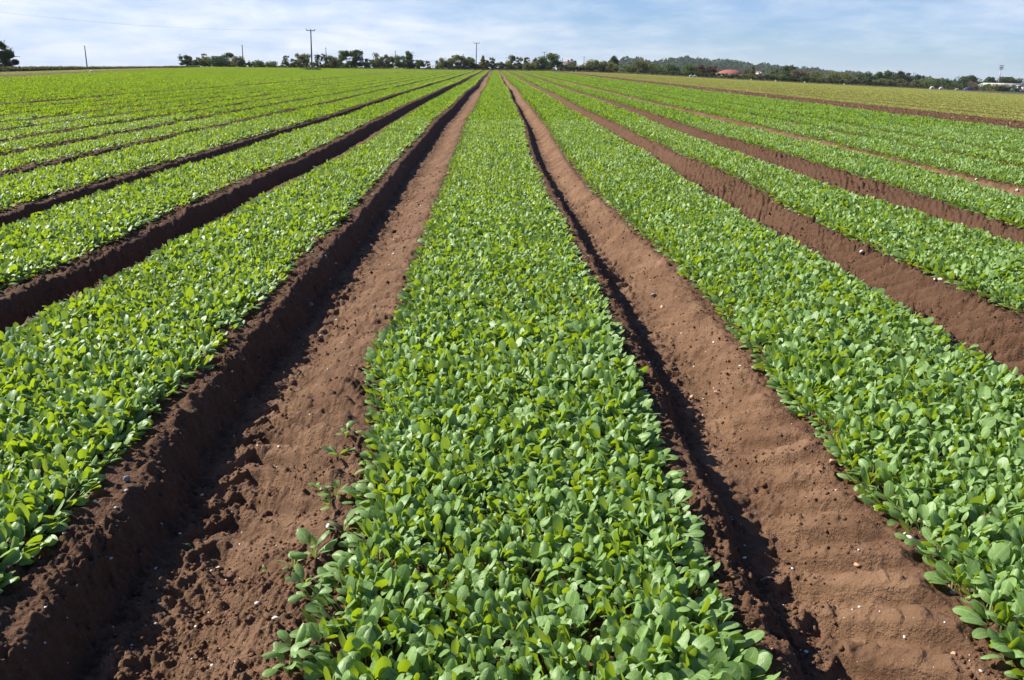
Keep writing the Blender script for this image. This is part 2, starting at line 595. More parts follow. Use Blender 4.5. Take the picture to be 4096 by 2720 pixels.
def leaf_material(name, dark, mid, pale, trans, tmix=0.36, rough=0.42, spec=0.5, veins=True):
    """tint.r = random per leaf, tint.g = distance from the midrib, tint.b = along the blade"""
    m = bpy.data.materials.new(name)
    m.use_nodes = True
    t = m.node_tree
    hh = NT(t)
    b = t.nodes['Principled BSDF']
    out = t.nodes['Material Output']
    at_ = hh.n('ShaderNodeAttribute', attribute_name='tint')
    s3 = hh.n('ShaderNodeSeparateColor')
    t.links.new(at_.outputs['Color'], s3.inputs[0])
    r, g, bb = s3.outputs
    base = hh.mix(hh.ramp(r, [(0.0, 0.0), (0.5, 0.55), (1.0, 1.0)]), dark, mid)
    geo = hh.n('ShaderNodeNewGeometry')
    if veins:
        rib = hh.ramp(g, [(0.03, 1.0), (0.13, 0.0)])
        base = hh.mix(hh.math('MULTIPLY', rib, 0.6), base, pale)
        blot = hh.ramp(hh.noise(geo.outputs['Position'], 60.0, 4, 0.6), [(0.35, 0.0), (0.7, 1.0)])
        base = hh.mix(hh.math('MULTIPLY', blot, 0.35), base, pale)
        bp = hh.n('ShaderNodeBump')
        bp.inputs['Strength'].default_value = 0.35
        bp.inputs['Distance'].default_value = 0.004
        t.links.new(hh.noise(geo.outputs['Position'], 130.0, 3, 0.5), bp.inputs['Height'])
        hh.l(bp, 0, b, 'Normal')
    t.links.new(base, b.inputs['Base Color'])
    t.links.new(hh.math('SUBTRACT', 0.85, hh.math('MULTIPLY', at_.outputs['Alpha'], 0.85 - rough)), b.inputs['Roughness'])
    t.links.new(hh.math('MULTIPLY', at_.outputs['Alpha'], spec), b.inputs['Specular IOR Level'])
    tr = hh.n('ShaderNodeBsdfTranslucent')
    tcol = hh.mix(r, trans, tuple(c * 0.75 for c in trans))
    t.links.new(tcol, tr.inputs[0])
    mx = hh.n('ShaderNodeMixShader')
    mx.inputs[0].default_value = tmix
    hh.l(b, 0, mx, 1)
    hh.l(tr, 0, mx, 2)
    hh.l(mx, 0, out, 'Surface')
    return m


M_SOIL = soil_material()
M_SPIN = leaf_material('spinach_leaf', (0.092, 0.205, 0.045), (0.205, 0.345, 0.092), (0.37, 0.47, 0.22), (0.43, 0.58, 0.010), 0.37, 0.46, 0.45)
M_YOUNG = leaf_material('young_leaf', (0.29, 0.30, 0.09), (0.40, 0.40, 0.15), (0.3, 0.36, 0.1), (0.36, 0.44, 0.03), 0.35, 0.6, 0.3, False)
M_GRASS = leaf_material('rough_grass_blade', (0.075, 0.085, 0.025), (0.20, 0.155, 0.075), (0.2, 0.2, 0.1), (0.16, 0.15, 0.05), 0.3, 0.7, 0.2, False)
M_WEED = leaf_material('weed_leaf', (0.05, 0.085, 0.025), (0.09, 0.12, 0.035), (0.1, 0.15, 0.05), (0.14, 0.2, 0.03), 0.3, 0.6, 0.3, False)


def crown_mat(name, a, b, tr):
    return leaf_material(name, a, b, b, tr, 0.34, 0.7, 0.1, False)


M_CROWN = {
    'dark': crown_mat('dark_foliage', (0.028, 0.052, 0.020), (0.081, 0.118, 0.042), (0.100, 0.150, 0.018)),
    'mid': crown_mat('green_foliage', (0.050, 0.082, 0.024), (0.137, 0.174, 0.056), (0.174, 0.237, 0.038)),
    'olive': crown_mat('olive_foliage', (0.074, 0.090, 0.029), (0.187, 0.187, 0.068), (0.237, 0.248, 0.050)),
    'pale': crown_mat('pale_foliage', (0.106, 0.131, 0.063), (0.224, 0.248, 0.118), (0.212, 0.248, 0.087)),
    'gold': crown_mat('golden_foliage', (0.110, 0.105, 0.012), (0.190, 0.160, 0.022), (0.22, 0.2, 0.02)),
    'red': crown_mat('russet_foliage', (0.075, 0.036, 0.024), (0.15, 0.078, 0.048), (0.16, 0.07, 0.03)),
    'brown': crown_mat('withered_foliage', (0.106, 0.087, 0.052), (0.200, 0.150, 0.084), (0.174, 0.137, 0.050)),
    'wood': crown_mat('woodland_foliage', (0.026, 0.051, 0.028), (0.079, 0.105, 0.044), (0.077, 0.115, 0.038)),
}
M_BARK = pmat('bark', (0.055, 0.042, 0.032), 0.9, var=0.4, vscale=6)
M_POLE = pmat('weathered_pole', (0.075, 0.062, 0.052), 0.85, var=0.35, vscale=2)
M_STEEL = pmat('galvanised_steel', (0.30, 0.31, 0.33), 0.5, 0.4, 0.4)
M_WIRE = pmat('wire', (0.22, 0.23, 0.25), 0.6, 0.0, 0.3)
M_WHITE = pmat('white_plastic', (0.72, 0.72, 0.70), 0.55, var=0.08)
M_CERAM = pmat('brown_ceramic', (0.05, 0.04, 0.04), 0.3)
M_FLINT = pmat('pale_flint', (0.62, 0.56, 0.50), 0.6, var=0.3, vscale=30, bump=0.004, bscale=60)
M_TAN = pmat('tan_flint', (0.42, 0.25, 0.15), 0.6, var=0.4, vscale=25, bump=0.004, bscale=60)
M_GREYS = pmat('grey_flint', (0.22, 0.20, 0.20), 0.55, var=0.4, vscale=25, bump=0.004, bscale=60)
M_CLOD = pmat('soil_clod', (0.125, 0.067, 0.037), 0.95, var=0.35, vscale=40, bump=0.006, bscale=90, spec=0.1)
M_CLODD = pmat('dark_clod', (0.035, 0.018, 0.012), 0.9, var=0.35, vscale=40, bump=0.006, bscale=90, spec=0.1)

# ------------------------------------------------------------------ ground sheet
def ground():
    ys = [-60, -30, -14, -6, -3, -1.5, -0.5, 0.2, 0.7, 1.0]
    y = 1.2
    while y < 5000:
        ys.append(y)
        if y < 36:
            y += min(max(0.0030, y * y / 2300.0), 0.055)
        else:
            y += min(0.055 * (y / 36) ** 2.2, y * 0.035)
    ys = np.array(ys)
    dense = np.linspace(-0.70, 0.70, 1060)
    out = 0.70 * np.exp(np.linspace(0.02, math.log(14 / 0.70), 46))
    s = np.concatenate([-out[::-1], dense, out])
    wv = np.maximum(ys + 1.15, 2.3)
    X = 6000 * np.tanh(s[None, :] * wv[:, None] / 6000)
    Y = np.repeat(ys[:, None], len(s), 1)
    ny, nx = X.shape
    Z = np.empty_like(X)
    A = np.zeros((ny, nx, 3), np.float32)
    step = 200
    for i in range(0, ny, step):
        z, sm, wet = soil(X[i:i + step], Y[i:i + step], True, True)
        Z[i:i + step] = z
        A[i:i + step, :, 0] = sm
        A[i:i + step, :, 1] = wet
    yy = Y
    ver = np.zeros_like(X)
    lp = left_plough(yy)
    ly = left_young(yy)
    ver = np.maximum(ver, (X < ly - 0.3) * (yy > 30))
    ver = np.maximum(ver, sstep(YEND + 14, YEND + 22, yy))
    ver = np.maximum(ver, (X > 119))
    ver = ver * sstep(0.0, 0.8, 0.75 + vnoise(X * 0.25, Y * 0.25, 44) * 0.5)
    A[:, :, 2] = ver
    V = np.stack([X, Y, Z], -1).reshape(-1, 3)
    idx = np.arange(ny * nx).reshape(ny, nx)
    Q = np.stack([idx[:-1, :-1], idx[:-1, 1:], idx[1:, 1:], idx[1:, :-1]], -1).reshape(-1, 4)
    o = mk('ground', V, Q, M_SOIL, smooth=True, tint=A.reshape(-1, 3))
    o['kind'] = 'structure'
    print('ground verts', len(V))


ground()

# ------------------------------------------------------------------ spinach leaves
def leaves(P, az, e0, e1, pet, L, Wd, cup, twist, tintr, nt_=6, nu=4, petiole=True, fold=None):
    """arrays of N leaves -> verts, quads, tint. Each blade is a curved spoon on a petiole"""
    N = len(P)
    ts = np.linspace(0, 1, nt_ + 1)
    if nt_ >= 4:
        ts = 1 - (1 - ts) ** 1.35
    wprof = np.interp(ts, [0, .12, .3, .5, .7, .87, .96, 1], [.16, .52, .90, 1.0, .97, .78, .52, .20])
    us = np.linspace(-1, 1, nu + 1)
    ca, sa = np.cos(az), np.sin(az)
    ep = np.minimum(e0 + 0.25, 1.5)
    B = np.stack([P[:, 0] + pet * np.cos(ep) * ca, P[:, 1] + pet * np.cos(ep) * sa, P[:, 2] + pet * np.sin(ep)], -1)
    dt = np.diff(ts)[None, :]
    el = e0[:, None] + (e1 - e0)[:, None] * (.5 * (ts[1:] + ts[:-1]))[None, :]
    dh = np.concatenate([np.zeros((N, 1)), np.cumsum(np.cos(el) * L[:, None] * dt, 1)], 1)
    dz = np.concatenate([np.zeros((N, 1)), np.cumsum(np.sin(el) * L[:, None] * dt, 1)], 1)
    C = np.stack([B[:, None, 0] + dh * ca[:, None], B[:, None, 1] + dh * sa[:, None], B[:, None, 2] + dz], -1)
    elv = e0[:, None] + (e1 - e0)[:, None] * ts[None, :]
    tan = np.stack([np.cos(elv) * ca[:, None], np.cos(elv) * sa[:, None], np.sin(elv)], -1)
    side0 = np.stack([-sa, ca, np.zeros(N)], -1)[:, None, :] + 0 * tan
    nor0 = np.cross(tan, side0)
    tw = twist[:, None, None]
    side = side0 * np.cos(tw) + nor0 * np.sin(tw)
    nor = np.cross(tan, side)
    hw = 0.5 * Wd[:, None, None, None] * wprof[None, :, None, None]
    V = C[:, :, None, :] + side[:, :, None, :] * us[None, None, :, None] * hw \
        + nor[:, :, None, :] * (us ** 2)[None, None, :, None] * hw * cup[:, None, None, None]
    tint = np.zeros((N, nt_ + 1, nu + 1, 3), np.float32)
    tint[..., 0] = tintr[:, None, None]
    tint[..., 1] = np.abs(us)[None, None, :]
    tint[..., 2] = ts[None, :, None]
    nv = (nt_ + 1) * (nu + 1)
    V = V.reshape(N, nv, 3)
    tint = tint.reshape(N, nv, 3)
    idx = np.arange(nv).reshape(nt_ + 1, nu + 1)
    q = np.stack([idx[:-1, :-1], idx[:-1, 1:], idx[1:, 1:], idx[1:, :-1]], -1).reshape(-1, 4)
    if petiole:
        wp = 0.0022
        sd = side0[:, 0, :] * wp
        PV = np.stack([P - sd, P + sd, B + sd, B - sd], 1)
        V = np.concatenate([V, PV], 1)
        pt = np.zeros((N, 4, 3), np.float32)
        pt[..., 0] = 1.0
        tint = np.concatenate([tint, pt], 1)
        q = np.concatenate([q, np.array([[nv, nv + 1, nv + 2, nv + 3]])])
        nv += 4
    Q = (np.arange(N)[:, None, None] * nv + q[None]).reshape(-1, 4)
    return V.reshape(-1, 3), Q, tint.reshape(-1, 3)


ZONES = [  # y0, y1, leaves per m2, leaf scale, nt, nu, petiole
    (1.2, 4.6, 2500, 1.0, 6, 4, True),
    (4.6, 11, 1900, 1.0, 4, 2, False),
    (11, 26, 1200, 1.02, 2, 2, False),
    (26, 60, 560, 1.32, 2, 1, False),
    (60, 130, 200, 1.85, 2, 1, False),
    (130, YEND, 85, 2.6, 1, 1, False),
]


def in_view(x, y):
    return (x > -0.68 * (y + 1.0) - 0.35) & (x < 0.62 * (y + 1.0) + 0.35)


def scatter_bed(b, y0, y1, dens, r):
    """jittered points in a bed between y0 and y1"""
    xl, xr = min(b.l0, b.L(np.array([y0, y1])).min()) - .25, max(b.r0, b.R(np.array([y0, y1])).max()) + .25
    # clip y range to what could be in view
    n = r.poisson(max(0.0, dens * (xr - xl) * (y1 - y0)))
    if n == 0:
        return np.zeros(0), np.zeros(0)
    return r.uniform(xl, xr, n), r.uniform(y0, y1, n)


def bed_leaves(b, idx, young_=False):
    r = np.random.default_rng(1000 + idx)
    VV, QQ, TT = [], [], []
    nv = 0
    for (y0, y1, dens, scl, nt_, nu, pet) in ZONES:
        # first y at which this bed can enter the frame
        xin = b.r0 if b.r0 < 0 else (b.l0 if b.l0 > 0 else 0.0)
        ymin = (abs(xin) - 0.9) / 0.68 - 1.0
        ya = max(y0, ymin)
        if ya >= y1:
            continue
        dn = dens * (0.85 if young_ else 1.0)
        x, y = scatter_bed(b, ya, y1, dn, r)
        if len(x) == 0:
            continue
        ed = vnoise(y * 5.0 + idx * 7, y * 0 + 1.5, 50 + idx) * 0.035 + vnoise(y * 14.0, y * 0 + idx, 51) * 0.02
        ins = 0.035 if scl < 1.2 else 0.03 + 0.02 * scl
        l, rr_ = b.L(y) + ins + ed, b.R(y) - ins + ed
        k = (x > l) & (x < rr_) & in_view(x, y) & (x > left_edge(y)) & (y < YEND + vnoise(x * .7, x * 0, 9) * .8)
        # small gaps where plants failed
        k &= (vnoise(x * 2.2 + idx, y * 1.4, 61) < 0.965)
        x, y, l, rr_ = x[k], y[k], l[k], rr_[k]
        n = len(x)
        if n == 0:
            continue
        z = soil(x, y, False) if scl < 1.7 else T(x, y)
        el = np.clip(1 - (x - l) / 0.09, 0, 1)
        er = np.clip(1 - (rr_ - x) / 0.09, 0, 1)
        az = r.uniform(0, 2 * math.pi, n)
        # plants at the bed edge lean outwards
        lean = np.maximum(el, er)
        pick = r.random(n) < lean * 0.85
        az = np.where(pick, np.where(el > er, math.pi, 0.0) + r.normal(0, 0.55, n), az)
        young_leaf = r.random(n)
        e0 = r.uniform(0.95, 1.50, n) - pick * 0.55
        e1 = r.uniform(-0.45, 1.38, n) - pick * 0.5
        hvar = 1 + 0.22 * vnoise(x * 1.6, y * 1.6, 70 + idx) + 0.1 * vnoise(x * 6, y * 6, 71)
        L = (0.032 + 0.048 * r.beta(2.2, 2.0, n)) * hvar * scl ** 0.92
        big = r.random(n) < 0.12
        L = np.where(big, L * 1.25, L)
        Wd = L * r.uniform(0.46, 0.64, n)
        pt = r.uniform(0.020, 0.060, n) * hvar * (1 - 0.25 * lean)
        if scl > 1.5:
            pt = r.uniform(0.006, 0.024, n)
            e0 = r.uniform(0.35, 0.95, n)
            L = np.minimum(L, 0.11 + 0.02 * scl)
            Wd = L * r.uniform(.55, .8, n) * min(1.7, 1 + .14 * scl)
        if young_:
            L, Wd, pt = L * 0.66, Wd * 0.66, pt * 0.4
            e0, e1 = e0 * 0.6, e1 * 0.5
        cup = r.normal(-0.30, 0.30, n)
        tw = r.normal(0, 0.40, n)
        tr_ = np.clip(r.normal(0.5, 0.24, n) + 0.18 * vnoise(x * .9, y * .35, 81), 0, 1)
        v, q, t = leaves(np.stack([x, y, z - 0.004], -1), az, e0, e1, pt, L, Wd, cup, tw, tr_, nt_, nu, pet)
        t = np.concatenate([t, np.full((len(t), 1), float(np.clip((30 - y1) / 26 + .75, 0, 1)), np.float32)], 1)
        VV.append(v); QQ.append(q + nv); TT.append(t)
        nv += len(v)
    if not VV:
        return None
    return mk('spinach_bed' if not young_ else 'young_crop_bed', np.concatenate(VV), np.concatenate(QQ), M_YOUNG if young_ else M_SPIN,
              smooth=True, tint=np.concatenate(TT))


BED_LABEL = {
    'C': 'middle bed of spinach running straight ahead from the bottom of the picture',
    'L1': 'first spinach bed to the left of the middle bed, cut off by the left frame edge',
    'L2': 'second spinach bed to the left of the middle bed, above a shaded furrow wall',
    'L3': 'third spinach bed to the left of the middle bed',
    'L4': 'fourth spinach bed to the left of the middle bed, narrow with dark soil both sides',
    'L5': 'fifth spinach bed to the left of the middle bed',
    'L6': 'sixth spinach bed to the left of the middle bed',
    'L7': 'seventh spinach bed to the left of the middle bed',
    'R1': 'first spinach bed to the right of the middle bed, reaching the lower right corner',
    'R2': 'second spinach bed to the right, between two broad furrows of dark soil',
    'R3': 'third spinach bed to the right, beyond the dark churned furrow',
    'R4': 'fourth spinach bed to the right, beyond the light brown tread-marked furrow',
    'R5': 'fifth spinach bed to the right of the middle bed, between two thin soil lines',
    'R6': 'sixth spinach bed to the right of the middle bed',
    'R7': 'seventh spinach bed to the right of the middle bed',
    'R8': 'last spinach bed on the right, beside the stony bare strip',
}
nleft = sum(1 for b in BEDS if b.name.startswith('L'))
_U = ['', 'first', 'second', 'third', 'fourth', 'fifth', 'sixth', 'seventh', 'eighth', 'ninth', 'tenth', 'eleventh', 'twelfth', 'thirteenth', 'fourteenth', 'fifteenth', 'sixteenth',
      'seventeenth', 'eighteenth', 'nineteenth']
_T = {2: 'twent', 3: 'thirt', 4: 'fort', 5: 'fift'}


def ordinal(n):
    if n < 20:
        return _U[n]
    return _T[n // 10] + 'ieth' if n % 10 == 0 else _T[n // 10] + 'y-' + _U[n % 10]


for i, b in enumerate(BEDS):
    o = bed_leaves(b, i)
    if o:
        lab = BED_LABEL.get(b.name) or 'far spinach bed, %s to the left of the middle bed' % ordinal(nleft - i)
        tag(o, lab, 'crop bed', 'long beds of spinach', 'stuff')
for i, b in enumerate(YBEDS):
    o = bed_leaves(b, 100 + i, True)
    if o:
        tag(o, 'yellowish young crop bed, %s beyond the stony strip on the right' % ordinal(i + 1),
            'crop bed', 'beds of young yellow-green crop', 'stuff')


# sliver of young crop at the far left
def sliver():
    r = np.random.default_rng(5)
    n = 60000
    y = r.uniform(70, 235, n)
    x = left_young(y) + r.random(n) * (left_plough(y) - left_young(y))
    k = in_view(x, y)
    x, y = x[k], y[k]
    n = len(x)
    v, q, t = leaves(np.stack([x, y, T(x, y)], -1), r.uniform(0, 6.28, n), r.uniform(.6, 1.3, n), r.uniform(-.3, .6, n), np.full(n, .02), r.uniform(.08, .13, n),
                     r.uniform(.06, .1, n), np.zeros(n), np.zeros(n), r.random(n), 1, 1, False)
    tag(mk('young_crop_strip', v, q, M_YOUNG, smooth=True, tint=t), 'bright yellow-green sliver of young crop below the grass bank on the left', 'crop bed', None, 'stuff')


sliver()

# ------------------------------------------------------------------ loose things on the soil
def blob_mesh(r, seed, sub=2, squash=(1, 1, 1), rough=0.25, chip=0.0):
    import bmesh
    bm = bmesh.new()
    bmesh.ops.create_icosphere(bm, subdivisions=sub, radius=1.0)
    rg = np.random.default_rng(seed)
    V = np.array([v.co[:] for v in bm.verts])
    for _ in range(int(chip)):                        # flat chipped facets
        d = rg.normal(size=3); d /= np.linalg.norm(d)
        k = V @ d
        lim = rg.uniform(0.45, 0.8)
        V = V - np.maximum(k - lim, 0)[:, None] * d
    o = rg.uniform(-9, 9, 3)
    f = 1 + rough * vnoise(V[:, 0] * 1.7 + o[0] + V[:, 2], V[:, 1] * 1.7 + o[1] - V[:, 2] * .7, seed) + rough * .5 * vnoise(V[:, 0] * 4 + o[0], V[:, 1] * 4 + V[:, 2] * 3, seed + 1)
    V = V * f[:, None] * np.array(squash) * r
    F = np.array([[v.index for v in f_.verts] for f_ in bm.faces])
    bm.free()
    return V, F


def soil_hit(px, py):
    return hit(px, py, lambda x, y: soil(np.array([x]), np.array([y]))[0])


STONES = [  # px, py, width px, material, squash, label
    (3642, 2160, 46, 'w', (1, .8, .55), 'large broken white flint lying by the edge of the lower right spinach bed', 'flint'),
    (3620, 2137, 22, 'w', (1, .8, .6), 'small white flint just above the large broken one at lower right', 'flint'),
    (3588, 2052, 26, 'w', (.6, 1, .5), 'upright white flint sliver by the spinach edge at right', 'flint'),
    (3790, 2346, 36, 't', (1, .7, .6), 'rounded tan flint on bare soil at lower right', 'flint'),
    (3812, 2372, 28, 'g', (1, .8, .6), 'bluish grey flint just below the rounded tan one', 'flint'),
    (4082, 2612, 44, 't', (.9, .9, .8), 'tan flint at the right frame edge near the lower corner', 'flint'),
    (3816, 2622, 34, 't', (1, .8, .6), 'pale tan flint on the soil above the lower right corner', 'flint'),
    (3430, 2262, 30, 't', (1, .7, .6), 'pinkish flint midway down the right furrow slope', 'flint'),
    (3616, 2550, 20, 'w', (1, .8, .6), 'tiny white flint in the lower part of the right furrow', 'flint'),
    (3955, 2456, 24, 'w', (1, .6, .5), 'flat white flint near the right edge below the last leaves', 'flint'),
    (2768, 1592, 26, 't', (1, .8, .7), 'orange flint on the furrow floor right of the middle bed', 'flint'),
    (2872, 1572, 34, 't', (1, .6, .5), 'long tan flint on the right furrow slope beside the orange one', 'flint'),
    (3330, 1850, 40, 't', (.6, 1, .6), 'pale flint half buried high on the right furrow slope', 'flint'),
    (2615, 1184, 24, 'g', (1, .8, .7), 'grey flint on the floor of the tread-marked furrow', 'flint'),
    (2648, 1232, 26, 't', (1, .7, .6), 'tan flint on the tread-marked furrow below the grey one', 'flint'),
    (2432, 812, 22, 'w', (.7, 1, .6), 'white flint by the spinach edge up the tread-marked furrow', 'flint'),
    (3446, 1010, 17, 'w', (1, 1, .9), 'round white flint alone in the dark churned furrow', 'flint'),
    (3383, 984, 24, 't', (1, .7, .6), 'tan flint to the left of the round white one in the churned furrow', 'flint'),
    (3762, 1120, 22, 'w', (1, .7, .6), 'bright white flint, right one of a pair in the churned furrow', 'flint'),
    (3738, 1118, 16, 'w', (1, .7, .6), 'smaller white flint, left one of a pair in the churned furrow', 'flint'),
    (3950, 1262, 30, 'w', (1, .6, .6), 'white flint nearest the right edge in the churned furrow', 'flint'),
    (3090, 813, 16, 'w', (1, .7, .6), 'white flint far up the churned furrow', 'flint'),
    (4067, 763, 16, 'w', (.7, 1, .8), 'white flint on the light tread-marked soil at the right edge', 'flint'),
    (3905, 720, 15, 'w', (.9, .8, .8), 'pale flint left of the white one on the light soil at right', 'flint'),
    (1100, 2476, 44, 'w', (1, .5, .35), 'flat white flint shard left of the lowest loose seedlings', 'flint'),
    (1312, 2105, 36, 'w', (1, .5, .4), 'white flint flake beside the loose seedlings of the middle bed', 'flint'),
    (876, 2272, 22, 'w', (1, .6, .5), 'pale flint on the sunlit floor of the left furrow', 'flint'),
    (660, 2355, 26, 'g', (1, .7, .5), 'pale grey flint at the shadow edge of the left furrow', 'flint'),
    (508, 1925, 34, 'g', (.8, .8, 1), 'grey stone on the brink of the shaded left furrow wall', 'flint'),
    (380, 2007, 24, 'w', (1, .6, .5), 'small white flint on the left furrow ledge beside the leaves', 'flint'),
    (1244, 1222, 22, 'g', (.9, .9, 1), 'grey stone in the shadow at the foot of the left furrow wall', 'flint'),
    (1304, 1030, 16, 'g', (.9, .9, 1), 'light grey stone on the brink of the left furrow wall', 'flint'),
    (1497, 1230, 20, 't', (.8, .8, 1), 'tan stone on the soil slope left of the middle bed', 'flint'),
    (1576, 1017, 15, 'w', (1, .6, .5), 'white flint on the left furrow floor below the dark clod', 'flint'),
    (1576, 932, 19, 'd', (1, .9, .9), 'round black clod on the floor of the left furrow', 'clod'),
    (1487, 1092, 15, 'd', (1, .9, .8), 'dark clod on the left furrow floor nearer than the round black one', 'clod'),
    (1613, 995, 14, 'd', (1, .9, .9), 'dark clod against the slope of the middle bed', 'clod'),
    (3055, 1945, 30, 'c', (1, .8, .8), 'brown clod cast up on the right furrow floor', 'clod'),
    (3180, 2580, 36, 'c', (1, .8, .8), 'brown clod at the foot of the ledge, lower right furrow', 'clod'),
    (3410, 1060, 34, 'c', (1, .8, .9), 'reddish brown clod at the edge of the churned furrow', 'clod'),
]
MS = {'w': M_FLINT, 't': M_TAN, 'g': M_GREYS, 'c': M_CLOD, 'd': M_CLODD}
for i, (px, py, wd, mt, sq, lab, cat) in enumerate(STONES):
    p = soil_hit(px, py)
    dist = float(np.dot(np.array([p[0], p[1], p[2] - CZ]), FW))
    r = wd / 2 * dist / F0
    V, Fc = blob_mesh(r, 300 + i, 2, sq, 0.22, 5 if cat == 'flint' else 2)
    V[:, 2] += r * sq[2] * 0.45
    o = mk('flint_stone' if cat == 'flint' else 'soil_clod', V, None, MS[mt], smooth=cat != 'flint', tris=Fc, loc=p)
    o.rotation_euler = (0, 0, i * 1.7)
    tag(o, lab, 'stone' if cat == 'flint' else 'clod', 'flints lying in the furrows' if cat == 'flint' else 'loose clods in the furrows')

# a dry stick
p = soil_hit(3070, 2322)
st = MB().tube([(-.030, 0, .006), (-.005, .003, .012), (.028, -.002, .009)], [.0022, .003, .0018], 6)
o = st.build('dry_stick', M_TAN)
o.location = p
o.rotation_euler = (0, 0, 0.25)
tag(o, 'short dry stick lying in the shaded right furrow', 'stick')


# crumbs: uncountable little lumps over the near soil, one object each kind
def crumbs(name, n, mat, rlo, rhi, seed, ymax, only=None, label=''):
    r = np.random.default_rng(seed)
    y = 1.5 + (ymax - 1.5) * r.random(n * 3) ** 1.9
    x = r.uniform(-0.66, 0.62, len(y)) * (y + 1)
    ok = np.zeros(len(y), bool)
    for A, B, k in GAPS:
        a, b = A.R(y), B.L(y)
        u = (x - a) / np.maximum(b - a, .1)
        clus = vnoise(x * 4, y * 4, seed) + vnoise(x * 1.2, y * 1.2, seed + 3) * .6
        ok |= (u > 0.02) & (u < 0.98) & (b - a > 0.4) & (clus > -0.25 if only is None else clus > only)
    x, y = x[ok][:n], y[ok][:n]
    n = len(x)
    z = soil(x, y)
    V0, F0_ = blob_mesh(1.0, seed + 9, 1, (1, .85, .7), 0.3, 3)
    s = rlo * (rhi / rlo) ** (r.random(n) ** 3.0) * (1 + y * 0.06)
    th = r.uniform(0, 6.28, n)
    c, sn = np.cos(th), np.sin(th)
    sx = s[:, None] * r.uniform(.7, 1.3, (n, 3))
    L = V0[None] * sx[:, None, :]
    V = np.stack([L[..., 0] * c[:, None] - L[..., 1] * sn[:, None] + x[:, None], L[..., 0] * sn[:, None] + L[..., 1] * c[:, None] + y[:, None],
                  L[..., 2] + z[:, None] + s[:, None] * .3], -1).reshape(-1, 3)
    Fc = (np.arange(n)[:, None, None] * len(V0) + F0_[None]).reshape(-1, 3)
    o = mk(name, V, None, mat, tris=Fc)
    tag(o, label, 'soil' if mat is M_CLOD else 'grit', None, 'stuff')


crumbs('soil_crumbs', 34000, M_CLOD, 0.0020, 0.011, 71, 15, None, 'brown crumbs of soil scattered over the furrows')
crumbs('pale_grit', 1700, M_FLINT, 0.0016, 0.0085, 83, 18, -0.6, 'tiny pale grit scattered over the furrows')


# stony strip on the right
def strip_stones():
    r = np.random.default_rng(17)
    n = 2600
    y = 10 + 150 * r.random(n) ** 1.6
    x = r.uniform(15.4, 18.3, n)
    k = in_view(x, y)
    x, y = x[k], y[k]
    n = len(x)
    V0, F0_ = blob_mesh(1.0, 5, 1, (1, .85, .6), 0.3, 3)
    s = r.uniform(.012, .05, n) * (1 + y * .006)
    V = (V0[None] * s[:, None, None] + np.stack([x, y, soil(x, y, False) + s * .5], -1)[:, None, :]).reshape(-1, 3)
    Fc = (np.arange(n)[:, None, None] * len(V0) + F0_[None]).reshape(-1, 3)
    nf = n // 4
    tag(mk('strip_clods', V[nf * len(V0):], None, M_CLOD, tris=Fc[:(n - nf) * len(F0_)]), 'lumpy clods on the bare strip beside the young crop', 'soil', None, 'stuff')
    tag(mk('strip_flints', V[:nf * len(V0)], None, M_TAN, tris=Fc[:nf * len(F0_)]), 'pale stones on the bare strip beside the young crop', 'stone', None, 'stuff')


strip_stones()

# loose seedlings beside the middle bed
SEED = [
    (1276, 1962, 5, .8, 'small two-leaved spinach seedling alone on bare soil left of the middle bed'),
    (1345, 1985, 7, 1.0, 'spinach plant standing just off the middle bed edge, above the pair of white flakes'),
    (1330, 2030, 5, .9, 'low spinach seedling close under the off-edge plant'),
    (1372, 2128, 6, .9, 'spinach seedling beside the white flint flake'),
    (1258, 2232, 8, 1.15, 'largest loose spinach plant, furthest out into the left furrow'),
    (1172, 2272, 5, .75, 'tiny spinach seedling left of the largest loose plant'),
    (1218, 2350, 6, .95, 'loose spinach seedling below the largest one'),
    (1250, 2400, 6, .9, 'spinach seedling with a yellow leaf at the left edge of the middle bed'),
    (1355, 1830, 6, .9, 'upper loose spinach seedling at the ragged bed edge'),
    (1385, 1745, 6, .85, 'highest loose spinach seedling along the ragged bed edge'),
    (1176, 2625, 7, 1.1, 'loose spinach plant at the bottom edge, left of the middle bed'),
    (1150, 2690, 7, 1.1, 'lowest loose spinach plant, cut by the bottom frame edge'),
    (1068, 2290, 4, .45, 'weed seedling on the soil left of the loose spinach'),
    (4052, 2535, 6, 1.1, 'lone spinach plant leaning out at the lower right frame edge'),
    (768, 2190, 4, .45, 'weed seedling in the shadow line of the left furrow'),
    (1484, 955, 4, .7, 'thin grass seedling in the shade of the left furrow wall'),
    (1334, 1064, 4, .6, 'small weed seedling sprouting from the shaded left furrow wall'),
]
for i, (px, py, nl, scl, lab) in enumerate(SEED):
    p = soil_hit(px, py)
    r = np.random.default_rng(900 + i)
    az = np.arange(nl) * 2.4 + r.uniform(0, 6) + r.normal(0, .3, nl)
    q = np.arange(nl) / max(1, nl - 1)
    P = np.zeros((nl, 3)) + np.stack([np.cos(az), np.sin(az), 0 * az], -1) * .003
    thin = 0.28 if 'grass' in lab else 0.6
    L = r.uniform(.038, .066, nl) * scl
    v, qd, t = leaves(P, az, r.uniform(.35, 1.25, nl), r.uniform(-.5, .5, nl), r.uniform(.018, .045, nl) * scl, L, L * thin * r.uniform(.75, 1.1, nl), r.normal(-.2, .3, nl),
                      r.normal(0, .3, nl), np.clip(r.normal(.5, .3, nl), 0, 1), 6, 4, True)
    o = mk('spinach_seedling' if 'spinach' in lab else 'weed_seedling', v, qd, M_SPIN, smooth=True, tint=t, loc=p)
    tag(o, lab, 'plant', 'loose seedlings in the furrows')


